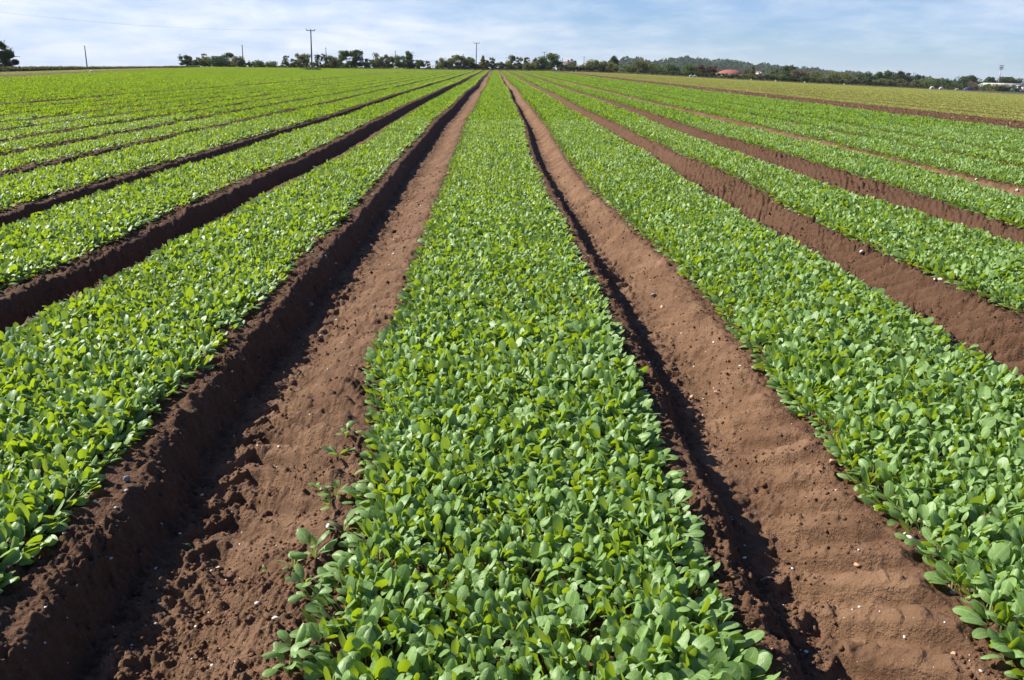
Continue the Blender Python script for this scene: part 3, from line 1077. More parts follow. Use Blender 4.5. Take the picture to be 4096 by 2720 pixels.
# ------------------------------------------------------------------ trees and bushes
def cards(C, size, r, flat=0.0, tint=None):
    """leaf sprays: small bent quads at points C"""
    n = len(C)
    nrm = r.normal(size=(n, 3)); nrm[:, 2] += flat
    nrm /= np.linalg.norm(nrm, axis=1)[:, None]
    a = np.cross(nrm, r.normal(size=(n, 3))); a /= np.linalg.norm(a, axis=1)[:, None]
    b = np.cross(nrm, a)
    s = (size * r.uniform(.55, 1.3, n))[:, None]
    V = np.stack([C - a * s * .5, C - b * s * .32 + nrm * s * .12, C + a * s * .5, C + b * s * .32 + nrm * s * .12], 1).reshape(-1, 3)
    Q = np.arange(n * 4).reshape(n, 4)
    t = np.zeros((n, 4, 3), np.float32)
    t[..., 0] = (np.clip(r.normal(.5, .25, n), 0, 1) if tint is None else tint)[:, None]
    return V, Q, t.reshape(-1, 3)


def crown_points(kind, w_, h_, r, n):
    """points of a crown filling width w_ and height h_ (base at 0)"""
    pts = []
    if kind == 'cone':
        z = h_ * (0.06 + 0.94 * r.random(n) ** 1.5)
        rad = w_ / 2 * (1 - z / h_) ** .8 * np.sqrt(r.random(n)) * (1 + .25 * np.sin(z / h_ * 30))
        t = r.uniform(0, 6.28, n)
        return np.stack([rad * np.cos(t), rad * np.sin(t), z], -1)
    nb = {'round': 15, 'tree': 17, 'wispy': 22, 'column': 11, 'hedge': 20, 'flat': 15, 'tall': 13, 'ivy': 14}[kind]
    C, S = [], []
    for k in range(nb):
        f = (k + .5) / nb
        t = r.uniform(0, 6.28)
        if kind in ('round', 'ivy'):
            zz = h_ * r.uniform(.14, .84); lim = w_ / 2 * math.sqrt(max(.05, 1 - ((zz / h_ - .42) / .62) ** 2)); rr = lim * math.sqrt(r.random()) * .78; s = w_ * r.uniform(.15, .24)
        elif kind == 'tree':
            zz = h_ * r.uniform(.10, .88); lim = w_ / 2 * math.sqrt(max(.25, 1 - ((zz / h_ - .5) / .5) ** 2)); rr = lim * math.sqrt(r.random()) * .9; s = w_ * r.uniform(.12, .22)
        elif kind == 'wispy':
            zz = h_ * r.uniform(.08, .93); lim = w_ / 2 * (1.0 - .45 * zz / h_); rr = lim * r.uniform(.2, .95); s = w_ * r.uniform(.06, .14)
        elif kind in ('column', 'tall'):
            zz = h_ * (.08 + .84 * f); lim = w_ / 2 * (.85 if kind == 'column' else (.95 - .5 * abs(f - .6))); rr = lim * r.uniform(.0, .75); s = w_ * r.uniform(.2, .32)
        elif kind == 'hedge':
            zz = h_ * r.uniform(.1, .8); rr = w_ * .5 * (2 * f - 1) * .9; s = min(w_, h_) * r.uniform(.2, .36); C.append((rr, r.uniform(-1, 1) * min(w_, h_) * .4, zz)); S.append(s); continue
        else:  # flat topped
            zz = h_ * r.uniform(.12, .86); rr = w_ / 2 * math.sqrt(r.random()) * .85; s = min(w_, h_) * r.uniform(.13, .24)
        C.append((rr * math.cos(t), rr * math.sin(t), zz)); S.append(s)
    C, S = np.array(C), np.array(S)
    i = r.integers(0, nb, n)
    d = r.normal(size=(n, 3)); d /= np.linalg.norm(d, axis=1)[:, None]
    d *= (r.random(n) ** .45)[:, None]
    P = C[i] + d * S[i][:, None] * np.array([1, 1, .8])
    P[:, 2] = np.clip(P[:, 2], .02 * h_, h_)
    return P


def tree(px, ptop, pw, D, kind, mat, label, name='hedgerow_bush', pbase=None, group='trees and bushes along the field edge', dens=1.0, cat=None, lean=0.0, depth=1.0):
    x, y, zt = at(px, D, ptop)
    zb = float(T(x, y)) if pbase is None else at(px, D, pbase)[2]
    zb = min(zb, zt - 1.0)
    hgt = (zt - zb) * 1.0
    wid = pw * D / F0
    seed = int(px * 7 + D)
    r = np.random.default_rng(seed)
    root = thing(name, label, cat or ('tree' if 'tree' in name or kind in ('tree', 'tall') else 'bush'), (x, y, zb), 0, group)
    card = max(0.24, D / 853 * 1.25)
    area = wid * hgt
    n = int(np.clip(area / card ** 2 * 16, 500, 7000) * dens)
    if kind == 'wispy':
        n = int(n * .7)
    P = crown_points(kind, wid, hgt, r, n)
    P[:, 0] += lean * P[:, 2]
    # stray twigs break the outline
    ns = n // 12
    sp_ = crown_points(kind, wid * 1.12, hgt * 1.02, r, ns)
    sp_[:, 2] = np.maximum(sp_[:, 2], hgt * .5)
    P = np.concatenate([P, sp_])
    P[:, 1] *= depth
    clump = vnoise(P[:, 0] / (wid * .16) + seed, P[:, 2] / (hgt * .14), 3)
    ti = np.clip(.5 + .35 * clump + r.normal(0, .15, len(P)), 0, 1)
    V, Q, t = cards(P, card, r, 0.3, ti)
    mk('crown', V, Q, M_CROWN[mat], root, tint=t)
    tk = MB()
    rad = max(0.05, wid * .022)
    top = hgt * (.75 if kind not in ('tree', 'tall') else .8)
    tk.tube([(0, 0, -.3), (wid * .01, 0, top * .35), (lean * top * .6 + wid * .02, 0, top * .7), (lean * top, 0, top)], [rad * 1.3, rad, rad * .7, rad * .2], 7)
    for k in range(6):
        f = .22 + .11 * k
        a = r.uniform(0, 6.28)
        e = wid * r.uniform(.25, .42)
        tk.tube([(lean * top * f, 0, top * f), (math.cos(a) * e * .5 + lean * top * f, math.sin(a) * e * .5, top * (f + .12)), (math.cos(a) * e + lean * top * f, math.sin(a) * e, top * (f + .3))],
                [rad * .5, rad * .35, rad * .1], 5)
    if kind == 'wispy':
        for k in range(12):
            a = r.uniform(0, 6.28); e = wid * r.uniform(.1, .45); zz = hgt * r.uniform(.75, 1.04)
            tk.tube([(0, 0, hgt * .1), (math.cos(a) * e * .5, math.sin(a) * e * .5, zz * .55), (math.cos(a) * e, math.sin(a) * e, zz)], [rad * .3, rad * .22, rad * .12], 4)
    tk.build('trunk', M_BARK, root)
    return root


TREES = [
    # px, top, width, D, kind, mat, label
    (742, 219, 52, 238, 'tree', 'dark', 'dark pointed bush, left end of the hedge row', {}),
    (781, 236, 26, 236, 'round', 'dark', 'small dark bush beside the left end bush', {}),
    (815, 231, 62, 238, 'ivy', 'olive', 'rounded ivy-clad bush with olive top left of the plain pole', {}),
    (818, 212, 34, 246, 'wispy', 'mid', 'thin two-topped tree rising behind the olive ivy bush', {}),
    (878, 226, 96, 238, 'ivy', 'dark', 'broad dark ivy mass left of the plain pole', {}),
    (908, 209, 48, 244, 'tree', 'dark', 'spreading tree top growing out of the dark ivy mass', {}),
    (952, 226, 56, 236, 'ivy', 'olive', 'domed ivy bush at the foot of the plain pole', {}),
    (1004, 243, 40, 236, 'wispy', 'olive', 'low twiggy shrub right of the plain pole', {}),
    (1036, 241, 48, 238, 'round', 'mid', 'low green shrub between the plain pole and the tall T pole', {}),
    (1084, 246, 48, 240, 'round', 'olive', 'low arched shrub left of the wispy bush', {}),
    (1142, 220, 36, 238, 'wispy', 'mid', 'wispy upright bush standing alone left of the tall T pole', {}),
    (1208, 209, 60, 240, 'tree', 'olive', 'leafy tree just left of the tall T pole', {}),
    (1175, 236, 36, 238, 'wispy', 'mid', 'thin low bush left of the leafy tree by the T pole', {}),
    (1268, 216, 36, 244, 'wispy', 'mid', 'thin bush just right of the tall T pole', {}),
    (1300, 214, 42, 244, 'wispy', 'olive', 'twiggy tree in front of the second plain pole', {}),
    (1330, 221, 50, 246, 'round', 'olive', 'bushy rounded tree right of the second plain pole', {}),
    (1384, 196, 56, 248, 'tree', 'mid', 'tall airy tree, left half of the tallest pair', {}),
    (1424, 198, 62, 250, 'tree', 'dark', 'tall dense tree, right half of the tallest pair', {}),
    (1466, 234, 36, 250, 'wispy', 'pale', 'see-through pale bush right of the tallest pair', {}),
    (1508, 210, 52, 250, 'tree', 'olive', 'olive tree with a pointed top left of the third plain pole', {}),
    (1553, 217, 42, 252, 'tree', 'olive', 'middling olive tree at the third plain pole', {}),
    (1597, 220, 54, 252, 'tree', 'mid', 'bushy tree right of the third plain pole', {}),
    (1640, 204, 38, 254, 'tall', 'dark', 'slender dark tree standing above the hedge', {}),
    (1678, 236, 38, 252, 'ivy', 'dark', 'dark domed shrub right of the slender dark tree', {}),
    (1710, 241, 30, 256, 'wispy', 'mid', 'sparse bush left of the pale fence', {}),
    (1780, 226, 50, 256, 'tree', 'olive', 'sparse tree right of the pale fence', {}),
    (1752, 241, 26, 258, 'wispy', 'mid', 'low thin bush behind the pale fence', {}),
    (1842, 218, 62, 258, 'flat', 'olive', 'flat topped tree left of the middle T pole', {}),
    (1884, 226, 48, 258, 'flat', 'mid', 'green bush at the foot of the middle T pole', {}),
    (1932, 222, 38, 258, 'cone', 'gold', 'golden cone shaped conifer at the head of the middle bed', {}),
    (1950, 240, 22, 262, 'column', 'dark', 'narrow dark shrub against the golden conifer', {}),
    (1972, 227, 36, 262, 'wispy', 'mid', 'see-through tree right of the golden conifer', {}),
    (2003, 247, 32, 262, 'round', 'mid', 'low green bush above the furrow right of the middle bed', {}),
    (2043, 219, 42, 264, 'tree', 'pale', 'leaning pale tree with a lopsided top', {'lean': .08}),
    (2078, 226, 44, 264, 'wispy', 'pale', 'greyish airy tree right of the leaning one', {}),
    (2108, 227, 36, 264, 'wispy', 'mid', 'thin airy tree left of the pale hut', {}),
    (2150, 226, 40, 266, 'tree', 'olive', 'irregular tree in front of the pale hut', {}),
    (2120, 250, 50, 262, 'hedge', 'olive', 'low hedge in front of the pale hut', {}),
    (2206, 212, 76, 266, 'tree', 'mid', 'big round tree left of the grey roofed house', {'dens': 1.4}),
    (2243, 256, 30, 264, 'round', 'olive', 'small round bush before the grey roofed house', {}),
    (2283, 247, 52, 266, 'round', 'olive', 'bushy shrub covering the gable of the grey roofed house', {}),
    (2325, 260, 40, 268, 'hedge', 'brown', 'low brownish hedge right of the grey roofed house', {}),
    (2372, 240, 64, 268, 'round', 'olive', 'broad olive bush right of the last T pole', {}),
    (2415, 240, 48, 270, 'round', 'olive', 'olive bush left of the tall dark conifer', {}),
    (2455, 222, 38, 276, 'column', 'dark', 'tall dark block shaped conifer ending the hedge row', {}),
    (2450, 252, 50, 268, 'round', 'olive', 'olive bush at the foot of the dark conifer', {}),
    (2513, 252, 60, 300, 'round', 'mid', 'rounded green bush right of the dark conifer', {}),
    (2555, 244, 70, 305, 'tree', 'olive', 'olive tree before the wooded hill', {}),
    (2590, 246, 60, 306, 'round', 'olive', 'dense olive bush right of the olive tree', {}),
    (2640, 258, 70, 310, 'round', 'mid', 'bluish green bush below the highest part of the hill', {}),
    (2690, 258, 60, 312, 'round', 'dark', 'dark round bush left of the white hoops', {}),
    (2763, 254, 60, 318, 'round', 'mid', 'round green tree above the pair of white hoops', {}),
    (2815, 260, 52, 322, 'tree', 'red', 'russet tree, left one of the reddish pair', {'dens': 1.5}),
    (2850, 259, 52, 322, 'tree', 'red', 'russet tree, right one of the reddish pair', {'dens': 1.5}),
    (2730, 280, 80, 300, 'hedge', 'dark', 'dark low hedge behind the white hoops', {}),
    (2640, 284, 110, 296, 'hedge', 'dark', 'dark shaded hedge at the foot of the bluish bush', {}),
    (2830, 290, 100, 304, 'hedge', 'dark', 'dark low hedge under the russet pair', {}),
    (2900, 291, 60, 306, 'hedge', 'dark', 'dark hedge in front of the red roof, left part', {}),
    (2960, 294, 80, 306, 'hedge', 'olive', 'sunlit olive hedge in front of the red roof, right part', {}),
    (3012, 264, 34, 322, 'cone', 'mid', 'small conical tree right of the red roofed building', {}),
    (2990, 276, 40, 330, 'round', 'brown', 'brownish bush at the right end of the red roof', {}),
    (3040, 290, 90, 308, 'hedge', 'olive', 'sunlit clipped hedge right of the red roof', {}),
    (3100, 292, 70, 308, 'hedge', 'olive', 'olive hedge running into the dark bushes', {}),
    (3102, 268, 40, 322, 'round', 'mid', 'round bush behind the olive hedge', {}),
    (3158, 257, 54, 326, 'round', 'dark', 'dark domed tree standing highest above the right hedge', {'dens': 1.4}),
    (3140, 283, 70, 312, 'round', 'dark', 'dark bush below the domed tree', {}),
    (3200, 281, 80, 312, 'round', 'brown', 'bush with withered brown top right of the domed tree', {}),
    (3262, 288, 80, 316, 'round', 'olive', 'olive bush in the right hedge, second from the domed tree', {}),
    (3330, 290, 80, 320, 'round', 'olive', 'broad olive bush in the middle of the right hedge', {}),
    (3395, 292, 80, 326, 'round', 'olive', 'olive bush where the right hedge turns dark', {}),
    (3455, 287, 60, 332, 'round', 'dark', 'dark round tree ending the dense right hedge', {}),
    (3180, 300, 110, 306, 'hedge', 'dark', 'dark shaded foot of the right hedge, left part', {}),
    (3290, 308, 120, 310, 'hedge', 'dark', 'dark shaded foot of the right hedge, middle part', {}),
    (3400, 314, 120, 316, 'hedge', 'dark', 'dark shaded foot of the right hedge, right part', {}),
    (3530, 280, 76, 372, 'flat', 'dark', 'wide dark pine, tallest of the pine clump', {'dens': 1.4}),
    (3585, 281, 70, 374, 'flat', 'dark', 'dark pine, second of the pine clump', {'dens': 1.3}),
    (3634, 287, 46, 376, 'flat', 'dark', 'dark pine with a broken outline, third of the clump', {}),
    (3674, 295, 44, 378, 'flat', 'dark', 'dark pine, right end of the clump beside the gap of sky', {}),
    (3500, 314, 90, 350, 'hedge', 'olive', 'sunlit olive scrub under the tallest pine', {}),
    (3580, 312, 90, 352, 'hedge', 'olive', 'olive scrub under the second pine', {}),
    (3660, 320, 100, 354, 'hedge', 'olive', 'olive scrub below the gap of sky', {}),
    (3735, 316, 90, 364, 'round', 'mid', 'green scrub bush right of the gap of sky', {}),
    (3778, 309, 44, 376, 'flat', 'dark', 'small dark tree between the two pine clumps', {}),
    (3820, 330, 60, 366, 'round', 'dark', 'dark bush behind the blue car', {}),
    (3872, 298, 90, 410, 'flat', 'dark', 'broad dark pine left of the floodlight mast', {'dens': 1.4}),
    (3930, 305, 80, 412, 'flat', 'dark', 'dark pine spreading behind the white shed gable', {'dens': 1.2}),
    (3892, 325, 44, 380, 'round', 'brown', 'withered brown bush left of the white shed', {}),
    (3985, 303, 60, 416, 'flat', 'dark', 'dark pine behind the floodlight mast', {'dens': 1.2}),
    (4035, 304, 60, 418, 'flat', 'dark', 'dark pine right of the floodlight mast', {'dens': 1.2}),
    (4080, 312, 60, 420, 'flat', 'dark', 'dark pine at the right frame edge', {'dens': 1.2}),
    (3985, 337, 62, 352, 'round', 'olive', 'sunlit ivy mound hiding the shed wall', {}),
    (4078, 338, 60, 352, 'hedge', 'olive', 'olive hedge hiding the shed at the right frame edge', {}),
    (3945, 336, 40, 356, 'round', 'mid', 'green bush between the paling fence and the ivy mound', {}),
    (4030, 337, 90, 352, 'hedge', 'dark', 'dark hedge in front of the long shed', {}),
]
for px, pt, pw, D, kind, mat, lab, kw in TREES:
    tree(px, pt, pw * 1.18, D, kind, mat, lab, 'hedgerow_tree' if kind in ('tree', 'cone', 'tall', 'flat') or ' tree' in lab else 'hedgerow_bush', **kw)
LOW = [
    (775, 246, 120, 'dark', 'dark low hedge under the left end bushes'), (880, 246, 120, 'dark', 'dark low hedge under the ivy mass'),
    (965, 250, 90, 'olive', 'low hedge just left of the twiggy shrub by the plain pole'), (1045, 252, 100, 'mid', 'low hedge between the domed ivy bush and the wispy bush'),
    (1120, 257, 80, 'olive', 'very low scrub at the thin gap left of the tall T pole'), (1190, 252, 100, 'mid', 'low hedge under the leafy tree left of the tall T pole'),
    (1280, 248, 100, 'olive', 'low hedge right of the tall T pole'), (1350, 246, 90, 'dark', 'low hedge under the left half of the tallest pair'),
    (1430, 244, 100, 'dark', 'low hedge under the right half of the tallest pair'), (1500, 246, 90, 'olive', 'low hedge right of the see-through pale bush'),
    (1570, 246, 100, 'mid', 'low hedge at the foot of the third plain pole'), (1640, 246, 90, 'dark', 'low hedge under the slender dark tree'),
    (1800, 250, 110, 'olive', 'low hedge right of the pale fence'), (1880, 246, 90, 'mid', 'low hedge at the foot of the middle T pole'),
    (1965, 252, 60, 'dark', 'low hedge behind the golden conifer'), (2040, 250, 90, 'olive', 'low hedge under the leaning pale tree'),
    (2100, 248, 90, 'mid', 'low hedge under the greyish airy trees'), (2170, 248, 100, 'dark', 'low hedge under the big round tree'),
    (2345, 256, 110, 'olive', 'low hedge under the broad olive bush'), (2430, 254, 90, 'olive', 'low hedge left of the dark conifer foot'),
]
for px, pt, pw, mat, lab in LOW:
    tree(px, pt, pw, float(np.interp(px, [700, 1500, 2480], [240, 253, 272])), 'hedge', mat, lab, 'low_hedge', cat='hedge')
tree(6, 160, 104, 150, 'tree', 'dark', 'tall dark tree cut off by the left frame edge', 'field_tree', pbase=288, group=None, dens=1.5)

# ------------------------------------------------------------------ grass bank on the left, rough verges
def bank():
    n = 90
    pxs = np.linspace(-900, 800, n)
    V = []
    prof = [(-1.6, -0.4), (-0.8, .35), (-.3, .85), (0.1, 1.0), (.9, .8), (1.6, .5), (2.6, -.4)]
    for i, px in enumerate(pxs):
        pb = np.interp(px, [-900, 0, 560, 800], [302, 289, 275, 271])
        pt = np.interp(px, [-900, 0, 300, 560, 700, 800], [286, 273.0, 271, 270, 267, 266]) + 1.0 * float(vnoise(np.array(px / 22.), np.array(1.), 3))
        a = hit(px, pb)
        D = float(np.dot(np.array([a[0], a[1], a[2] - CZ]), FW)) + 5
        x, y, zt = at(px, D, pt)
        zb = float(T(x, y))
        hgt = max(zt - zb, .2)
        dirv = np.array([x, y]) / math.hypot(x, y)
        for (o, hf) in prof:
            q = np.array([x, y]) + dirv * o * 2.2
            V.append((q[0], q[1], zb + hgt * hf if hf > 0 else zb - 1.0))
    k = len(prof)
    idx = np.arange(n * k).reshape(n, k)
    Q = np.stack([idx[:-1, :-1], idx[1:, :-1], idx[1:, 1:], idx[:-1, 1:]], -1).reshape(-1, 4)
    V = np.array(V)
    m = pmat('bank_turf', (0.085, 0.072, 0.034), 0.9, var=0.5, vscale=1.2, bump=0.05, bscale=4)
    o = mk('grass_bank', V, Q, m, smooth=True)
    o['kind'] = 'structure'
    return V.reshape(n, k, 3)


BK = bank()


def blades(name, P, hgt, label, seed, mat=None):
    r = np.random.default_rng(seed)
    n = len(P)
    v, q, t = leaves(P, r.uniform(0, 6.28, n), r.uniform(.8, 1.5, n), r.uniform(.2, 1.2, n), np.full(n, .01), hgt * r.uniform(.5, 1.25, n), hgt * r.uniform(.25, .6, n), np.zeros(n),
                     r.normal(0, .5, n), np.clip(r.normal(.5, .3, n) + .3 * vnoise(P[:, 0] * .2, P[:, 1] * .2, 4), 0, 1), 2, 1, False)
    tag(mk(name, v, q, mat or M_GRASS, smooth=True, tint=t), label, 'grass', None, 'stuff')


def grass_all():
    r = np.random.default_rng(3)
    n, k, _ = BK.shape
    m = 26000
    fi, fk = r.uniform(0, n - 1.001, m), r.uniform(0.6, k - 2.2, m)
    i, j = fi.astype(int), fk.astype(int)
    a, b = (fi - i)[:, None], (fk - j)[:, None]
    P = (BK[i, j] * (1 - a) + BK[i + 1, j] * a) * (1 - b) + (BK[i, j + 1] * (1 - a) + BK[i + 1, j + 1] * a) * b
    blades('bank_grass', P, 0.26, 'rough straw and green grass covering the bank on the left', 31)
    # verge under the hedge, along the head of the field and down its right side
    pts = []
    m = 30000
    px = r.uniform(520, 2560, m)
    D = np.interp(px, [520, 1200, 2000, 2560], [228, 244, 264, 276]) + r.normal(0, 1.0, m) * 3.5
    dirx = FW[None, :] + ((px - W0 / 2) / F0)[:, None] * RT[None] + ((280 - H0 / 2) / F0) * DN[None]
    p = dirx * D[:, None]
    pts.append(p[:, :2])
    m = 42000
    px = r.uniform(2450, 4300, m)
    D = np.interp(px, [2450, 2900, 3480, 3750, 4300], [284, 296, 300, 318, 330]) + r.uniform(-26, 14, m)
    dirx = FW[None, :] + ((px - W0 / 2) / F0)[:, None] * RT[None] + ((300 - H0 / 2) / F0) * DN[None]
    p = dirx * D[:, None]
    pts.append(p[:, :2])
    p = np.concatenate(pts)
    p = p[p[:, 1] > YEND + 7]
    P = np.stack([p[:, 0], p[:, 1], T(p[:, 0], p[:, 1])], -1)
    blades('verge_grass', P, 0.42, 'rough dry grass along the foot of the hedges at the field end', 32)


grass_all()


# ------------------------------------------------------------------ poles and wires
def pole(px, pbase, ptop, D, label, arms=None, ins=True, rad=.13):
    x, y, zt = at(px[0], D, ptop)
    xb, yb, _ = at(px[1], D, pbase) if arms else (x, y, 0)
    zb = float(T(xb, yb)) - .1
    root = thing('telegraph_pole' if not arms else 'power_pole', label, 'pole', (xb, yb, zb), 0, 'poles carrying overhead wires')
    hgt = zt - zb
    MB().tube([(0, 0, 0), ((x - xb) * .5, 0, hgt * .5), (x - xb, 0, hgt)], [rad * 1.15, rad, rad * .8], 10).build('shaft', M_POLE, root, True)
    tips = []
    if arms:
        wd, tilt = arms
        ax = np.array([math.cos(0.28), -math.sin(0.28) * 1.0])       # cross-arm stands square to the line of poles
        zc = hgt - .12
        bb = MB()
        e = wd / 2
        b = [(x - xb + ax[0] * t, ax[1] * t - rad, zc + tilt * t) for t in (-e, e)]
        bb.tube([b[0], b[1]], [.075, .075], 4)
        bb.build('crossarm', M_POLE, root)
        for t in (-e + .05, e - .05) + ((0.0,) if ins == 3 else ()):
            q = MB()
            cx, cy, cz = x - xb + ax[0] * t, ax[1] * t - rad, zc + tilt * t
            q.tube([(cx, cy, cz), (cx, cy, cz + .12), (cx, cy, cz + .18), (cx, cy, cz + .30), (cx, cy, cz + .36)], [.03, .03, .085, .075, .03], 8)
            q.build('insulator', M_CERAM, root, True)
            tips.append((xb + cx, yb + cy, zb + cz + .36))
    else:
        q = MB()
        cx = x - xb
        q.tube([(cx, -rad - .02, hgt - .55), (cx + .14, -rad - .02, hgt - .50), (cx + .2, -rad - .02, hgt - .42)], [.03, .03, .05], 6)
        q.build('wire_bracket', M_CERAM, root, True)
        tips.append((x + .2, yb - rad, zb + hgt - .42))
    return tips


t3 = pole((1252, 1248), 274.6, 122.5, 186, 'tall T pole with insulators standing in the spinach left of centre', (2.05, -.03), 3, .15)
t6 = pole((1907, 1904), 262, 172.5, 300, 'middle T pole rising behind the hedge left of the golden conifer', (2.05, 0), 2, .15)
t7 = pole((2177, 2176), 255, 208.5, 440, 'smaller T pole behind the big round tree', (2.4, -.03), 2, .17)
t9 = pole((2336, 2335), 258, 227.5, 620, 'smallest T pole right of the grey roofed house', (2.2, 0), 2, .2)
p1 = pole((338, 349), 272, 182, 232, 'plain leaning pole standing alone above the grass bank', None, rad=.14)
p2 = pole((968, 975), 262, 178.5, 250, 'plain pole rising from the domed ivy bush', None, rad=.14)
p4 = pole((1303, 1305), 255, 190, 300, 'plain pole just right of the tall T pole', None, rad=.14)
p5 = pole((1581, 1581), 250, 202, 370, 'plain pole standing above the trees in the middle of the hedge', None, rad=.16)
p8 = pole((2251, 2251), 255, 230.5, 480, 'short plain pole above the grey roof', None, rad=.16)


def wire(points, sag, label, rad):
    pts, rr = [], []
    for a, b in zip(points[:-1], points[1:]):
        a, b = np.array(a), np.array(b)
        n = 26
        for k in range(n + (1 if b is points[-1] else 0)):
            f = k / n
            p = a * (1 - f) + b * f
            p[2] -= sag * 4 * f * (1 - f) * min(1.6, np.linalg.norm(b - a) / 115)
            pts.append(p)
    pts.append(np.array(points[-1]))
    pts = np.array(pts)
    rr = np.full(len(pts), rad)
    tag(MB().tube(pts, rr, 5).build('overhead_wire', M_WIRE, None, True), label, 'wire', 'overhead wires')


off = np.array([t6[0][0] - t3[0][0], t6[0][1] - t3[0][1], 0.0])
for side, nm, dz in ((0, 'left power wire strung along the T poles', 0.0), (1, 'right power wire strung along the T poles', 0.0)):
    start = np.array(t3[side]) - off * 1.0 + np.array([0, 0, -1.3 + dz])
    wire([tuple(start), t3[side], t6[side], t7[side], t9[side]], 1.9, nm, .005)
sx, sy, sz = at(-500, 190, 178)
wire([(sx, sy, sz), p1[0], p2[0], p4[0], p5[0], (p5[0][0] + 60, p5[0][1] + 90, p5[0][2] + 1)], 1.1, 'lower telephone wire strung along the plain poles', .007)

# weeds at the foot of the tall T pole
x, y, z = gp(1252, 185)
r = np.random.default_rng(8)
P = np.stack([r.normal(0, .8, 260), r.normal(0, .5, 260), np.zeros(260)], -1)
v, q, t = leaves(P, r.uniform(0, 6.28, 260), r.uniform(.8, 1.5, 260), r.uniform(.3, 1.2, 260), np.full(260, .02), r.uniform(.3, .75, 260), r.uniform(.08, .2, 260), np.zeros(260), r.normal(0, .4, 260),
                 r.random(260), 2, 1, False)
tag(mk('weed_clump', v, q, M_WEED, smooth=True, tint=t, loc=(x, y, z)), 'tuft of tall weeds round the foot of the tall T pole', 'weeds')


# ------------------------------------------------------------------ white hoops
def hoop(px, pbase, D, wpx, label, thick=.16, weeds=False):
    x, y, z = at(px, D, pbase)
    z = float(T(x, y))
    R = wpx * D / F0 / 2
    pts = [(math.cos(a) * R * .88, 0, math.sin(a) * R * .95) for a in np.linspace(0, math.pi, 19)]
    pts = [(pts[0][0], 0, -.15)] + pts + [(pts[-1][0], 0, -.15)]
    root = thing('field_hoop', label, 'hoop', (x, y, z), 0, 'white hoops at the edges of the field')
    MB().tube(pts, R * thick, 8).build('arch', M_WHITE, root, True)
    for sx_ in (-1, 1):
        MB().box(sx_ * R * .88 - R * .24, sx_ * R * .88 + R * .24, -R * .3, R * .3, -.1, .07, .02).build('foot', M_POLE, root)
    return x, y, z


hoop(366, 284, 104, 22, 'white hoop at the foot of the grass bank, beside the lone leaning pole')
xw = hoop(1585, 272, 240, 20, 'white hoop in front of the hedge, weeds growing through it')
hoop(2764, 304, 236, 16, 'white hoop at the right field edge, left one of a pair', .2)
hoop(2780, 304, 236, 16, 'white hoop at the right field edge, right one of a pair', .2)
hoop(3728, 358, 262, 17, 'white hoop on the far right verge, left one of two apart', .34)
hoop(3764, 360, 262, 16, 'white hoop on the far right verge, right one of two apart', .34)
r = np.random.default_rng(18)
P = np.stack([r.normal(.6, .9, 200), r.normal(-.6, .3, 200), np.zeros(200)], -1)
v, q, t = leaves(P, r.uniform(0, 6.28, 200), r.uniform(.8, 1.5, 200), r.uniform(.3, 1.2, 200), np.full(200, .02), r.uniform(.2, .6, 200), r.uniform(.1, .25, 200), np.zeros(200), r.normal(0, .4, 200),
                 r.random(200), 2, 1, False)
tag(mk('weed_clump', v, q, M_YOUNG, smooth=True, tint=t, loc=xw), 'yellow-green weeds sprouting at the white hoop before the hedge', 'weeds')

for px, py, D, lab in ((3009, 312, 262, 'small white tub on the verge below the red roof hedge'), (3107, 314, 266, 'small white tub at the corner of the dark hedge'),
                       (3224, 325, 268, 'small white tub on the verge in front of the withered bush'), (3384, 338, 272, 'small white tub on the verge near the dark round tree'),
                       (3838, 362, 300, 'pale heaped sack on the verge left of the blue car')):
    x, y, z = gp(px, D)
    root = thing('feed_tub' if 'tub' in lab else 'sack', lab, 'tub' if 'tub' in lab else 'sack', (x, y, z), 0, 'white tubs along the right verge' if 'tub' in lab else None)
    if 'tub' in lab:
        MB().tube([(0, 0, -.05), (0, 0, .1), (0, 0, .62), (0, 0, .66)], [.25, .27, .33, .35], 12).build('body', M_WHITE, root, True)
        MB().tube([(0, 0, .66), (0, 0, .72), (0, 0, .74)], [.37, .36, .2], 12).build('lid', M_WHITE, root, True)
        root.scale = (.6, .6, .6)
    else:
        V, Fc = blob_mesh(.5, 44, 2, (1.1, .8, .7), .25, 1)
        V[:, 2] += .3
        mk('bag', V, None, pmat('sackcloth', (.5, .38, .33), .8), root, True, tris=Fc)
        MB().tube([(.45, 0, .5), (.6, 0, .62), (.66, 0, .7)], [.1, .05, .12], 8).build('tied_neck', M_WHITE, root, True)

# stake on the bank
x, y, z = at(77, 108, 272)
o = MB().tube([(0, 0, -.5), (0.01, 0, .25), (0.0, 0, .28)], [.05, .05, .02], 6).build('wooden_stake', M_POLE)
o.location = (x, y, z)
tag(o, 'short wooden stake on the grass bank beside the left edge tree', 'stake')


# ------------------------------------------------------------------ buildings
M_GROOF = pmat('grey_tiles', (.20, .175, .165), .8, var=.25, vscale=1.5)
M_RROOF = pmat('red_tiles', (.27, .085, .066), .8, var=.22, vscale=.8)
M_RENDER = pmat('white_render', (.68, .70, .72), .8, var=.06)
M_BRICK = pmat('brick', (.26, .14, .10), .85, var=.3, vscale=4)
M_DOOR = pmat('dark_opening', (.02, .022, .025), .4)
M_GLASS = pmat('window_glass', (.05, .07, .09), .08, spec=.8, var=.1)
M_SHEETR = pmat('pale_sheet_roof', (.46, .41, .37), .6, var=.15, vscale=.7)
M_PGREEN = pmat('pale_green_sheet', (.50, .62, .50), .6, var=.1)


